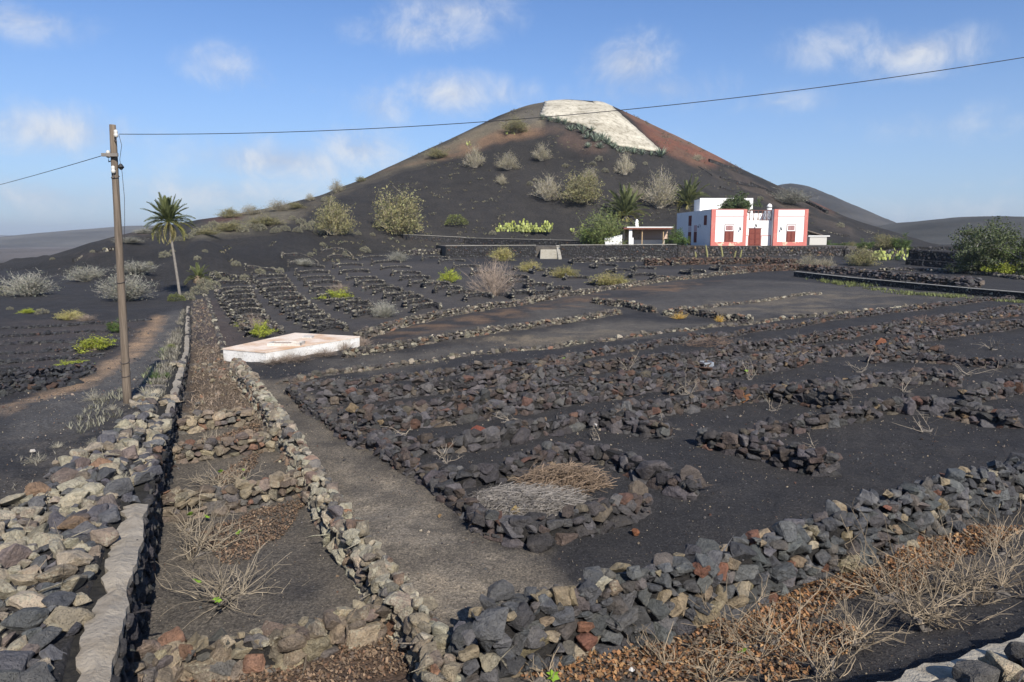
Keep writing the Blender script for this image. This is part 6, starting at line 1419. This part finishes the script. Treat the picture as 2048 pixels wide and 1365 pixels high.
    # single stones lying about
    loose = [(67, 908, 16, (.6, .55, .48), 'white stone on the black mound'), (150, 1070, 0, None, ''), (1390, 1000, 0, None, ''), (1272, 1072, 24, (.24, .10, .05), 'small rust stone at the nest wall corner'), (1255, 1035, 18, (.13, .05, .035), 'little red stone beside the nest wall'), (865, 688, 8, (.7, .6, .45), 'white stone on the brown stone row'), (880, 1035, 10, (.3, .2, .1), 'small ochre pebble on the path'), (673, 1000, 8, (.4, .12, .06), 'tiny red shard on the path'), (1190, 893, 8, (.5, .48, .45), 'white bone-like fragment on the nest wall'), (1408, 1152, 15, (.45, .41, .33), 'cream stone in the thick block wall'), (1826, 1050, 20, (.5, .42, .29), 'bright cream stone facing the litter'), (1264, 1345, 16, (.8, .78, .76), 'white crumpled scrap in the leaf litter')]
    for px, py, w, col, lab in loose:
        if not w: continue
        p = at(px, py); o = link('loose_stone', NEAR[(px + py) % 18][0], None, (p.x, p.y, p.z + metres(w, p) * .3)); k = metres(w, p); dz = {1408: .35, 1826: .45, 1190: .4, 865: .25}.get(px, 0); o.location.z += dz; o.scale = (k, k * .8, k * .75); o.rotation_euler = (.2, .3, px * .1); o.color = tuple(col) + (.05,); tag(o, lab, 'stone', kind='thing')
    # plastic crate among the windbreaks
    p = at(1412, 744); root = empty('crate', tuple(p), .2, 'grey plastic crate lying between the upper windbreak rows', 'crate'); W = metres(20, p); m = MB()
    for i in range(9): x0 = -W / 2 + W * i / 8; m.box(x0 - .012, x0 + .012, -.16, -.14, 0, .28, (.30, .33, .37)).box(x0 - .012, x0 + .012, .14, .16, 0, .28, (.30, .33, .37))
    for z in (0, .13, .27): m.box(-W / 2, W / 2, -.166, -.15, z, z + .03, (.30, .33, .37)).box(-W / 2, W / 2, .15, .166, z, z + .03, (.30, .33, .37)).box(-W / 2 - .01, -W / 2 + .01, -.16, .16, z, z + .03, (.30, .33, .37)).box(W / 2 - .01, W / 2 + .01, -.16, .16, z, z + .03, (.30, .33, .37))
    m.build('slats', MATS['metal'], root)
    # low stone rows of the ploughed field beyond the track
    rows = [[(-40, 662), (80, 655), (200, 648), (300, 640)], [(-40, 678), (80, 670), (190, 664), (260, 660)], [(-40, 695), (80, 687), (180, 682), (240, 678)], [(-40, 712), (80, 704), (170, 700), (230, 692)], [(-40, 730), (70, 722), (160, 716), (205, 712)], [(-40, 750), (60, 742), (150, 735), (185, 730)], [(-40, 772), (60, 764), (120, 755), (160, 745)], [(-40, 792), (20, 785), (80, 775), (130, 762)]]
    for i, r in enumerate(rows): dry_wall('stone_row', f'{["farthest", "second", "third", "fourth", "fifth", "sixth", "seventh", "last"][i]} low lava stone row of the ploughed field, counted from the shrubs', r, .12 if i < 6 else .26, .45 if i < 6 else 1.1, .13 if i < 6 else .17, 'black', single=0, group='stone rows of the ploughed field', core=False, ragged=.4, cat='stone row')
vines()

# ------------------------------------------------------------------ air
def haze():
    m = MB(); m.box(-7600, 7600, -7600, 7600, -60, 112); me = m.mesh('haze'); o = link('haze', me); tag(o, kind='stuff')
    mt = bpy.data.materials.new('haze'); mt.use_nodes = True; mt.node_tree.nodes.clear(); t = NT(mt.node_tree)
    v = t.add('ShaderNodeVolumePrincipled', ins={'Color': (0.86, 0.93, 1.0, 1), 'Density': 0.00017, 'Anisotropy': 0.2}); out = t.add('ShaderNodeOutputMaterial'); t.l.new(v.outputs[0], out.inputs['Volume']); me.materials.append(mt)
    o['label'] = 'thin blue air over the land'; o['category'] = 'haze'
haze()
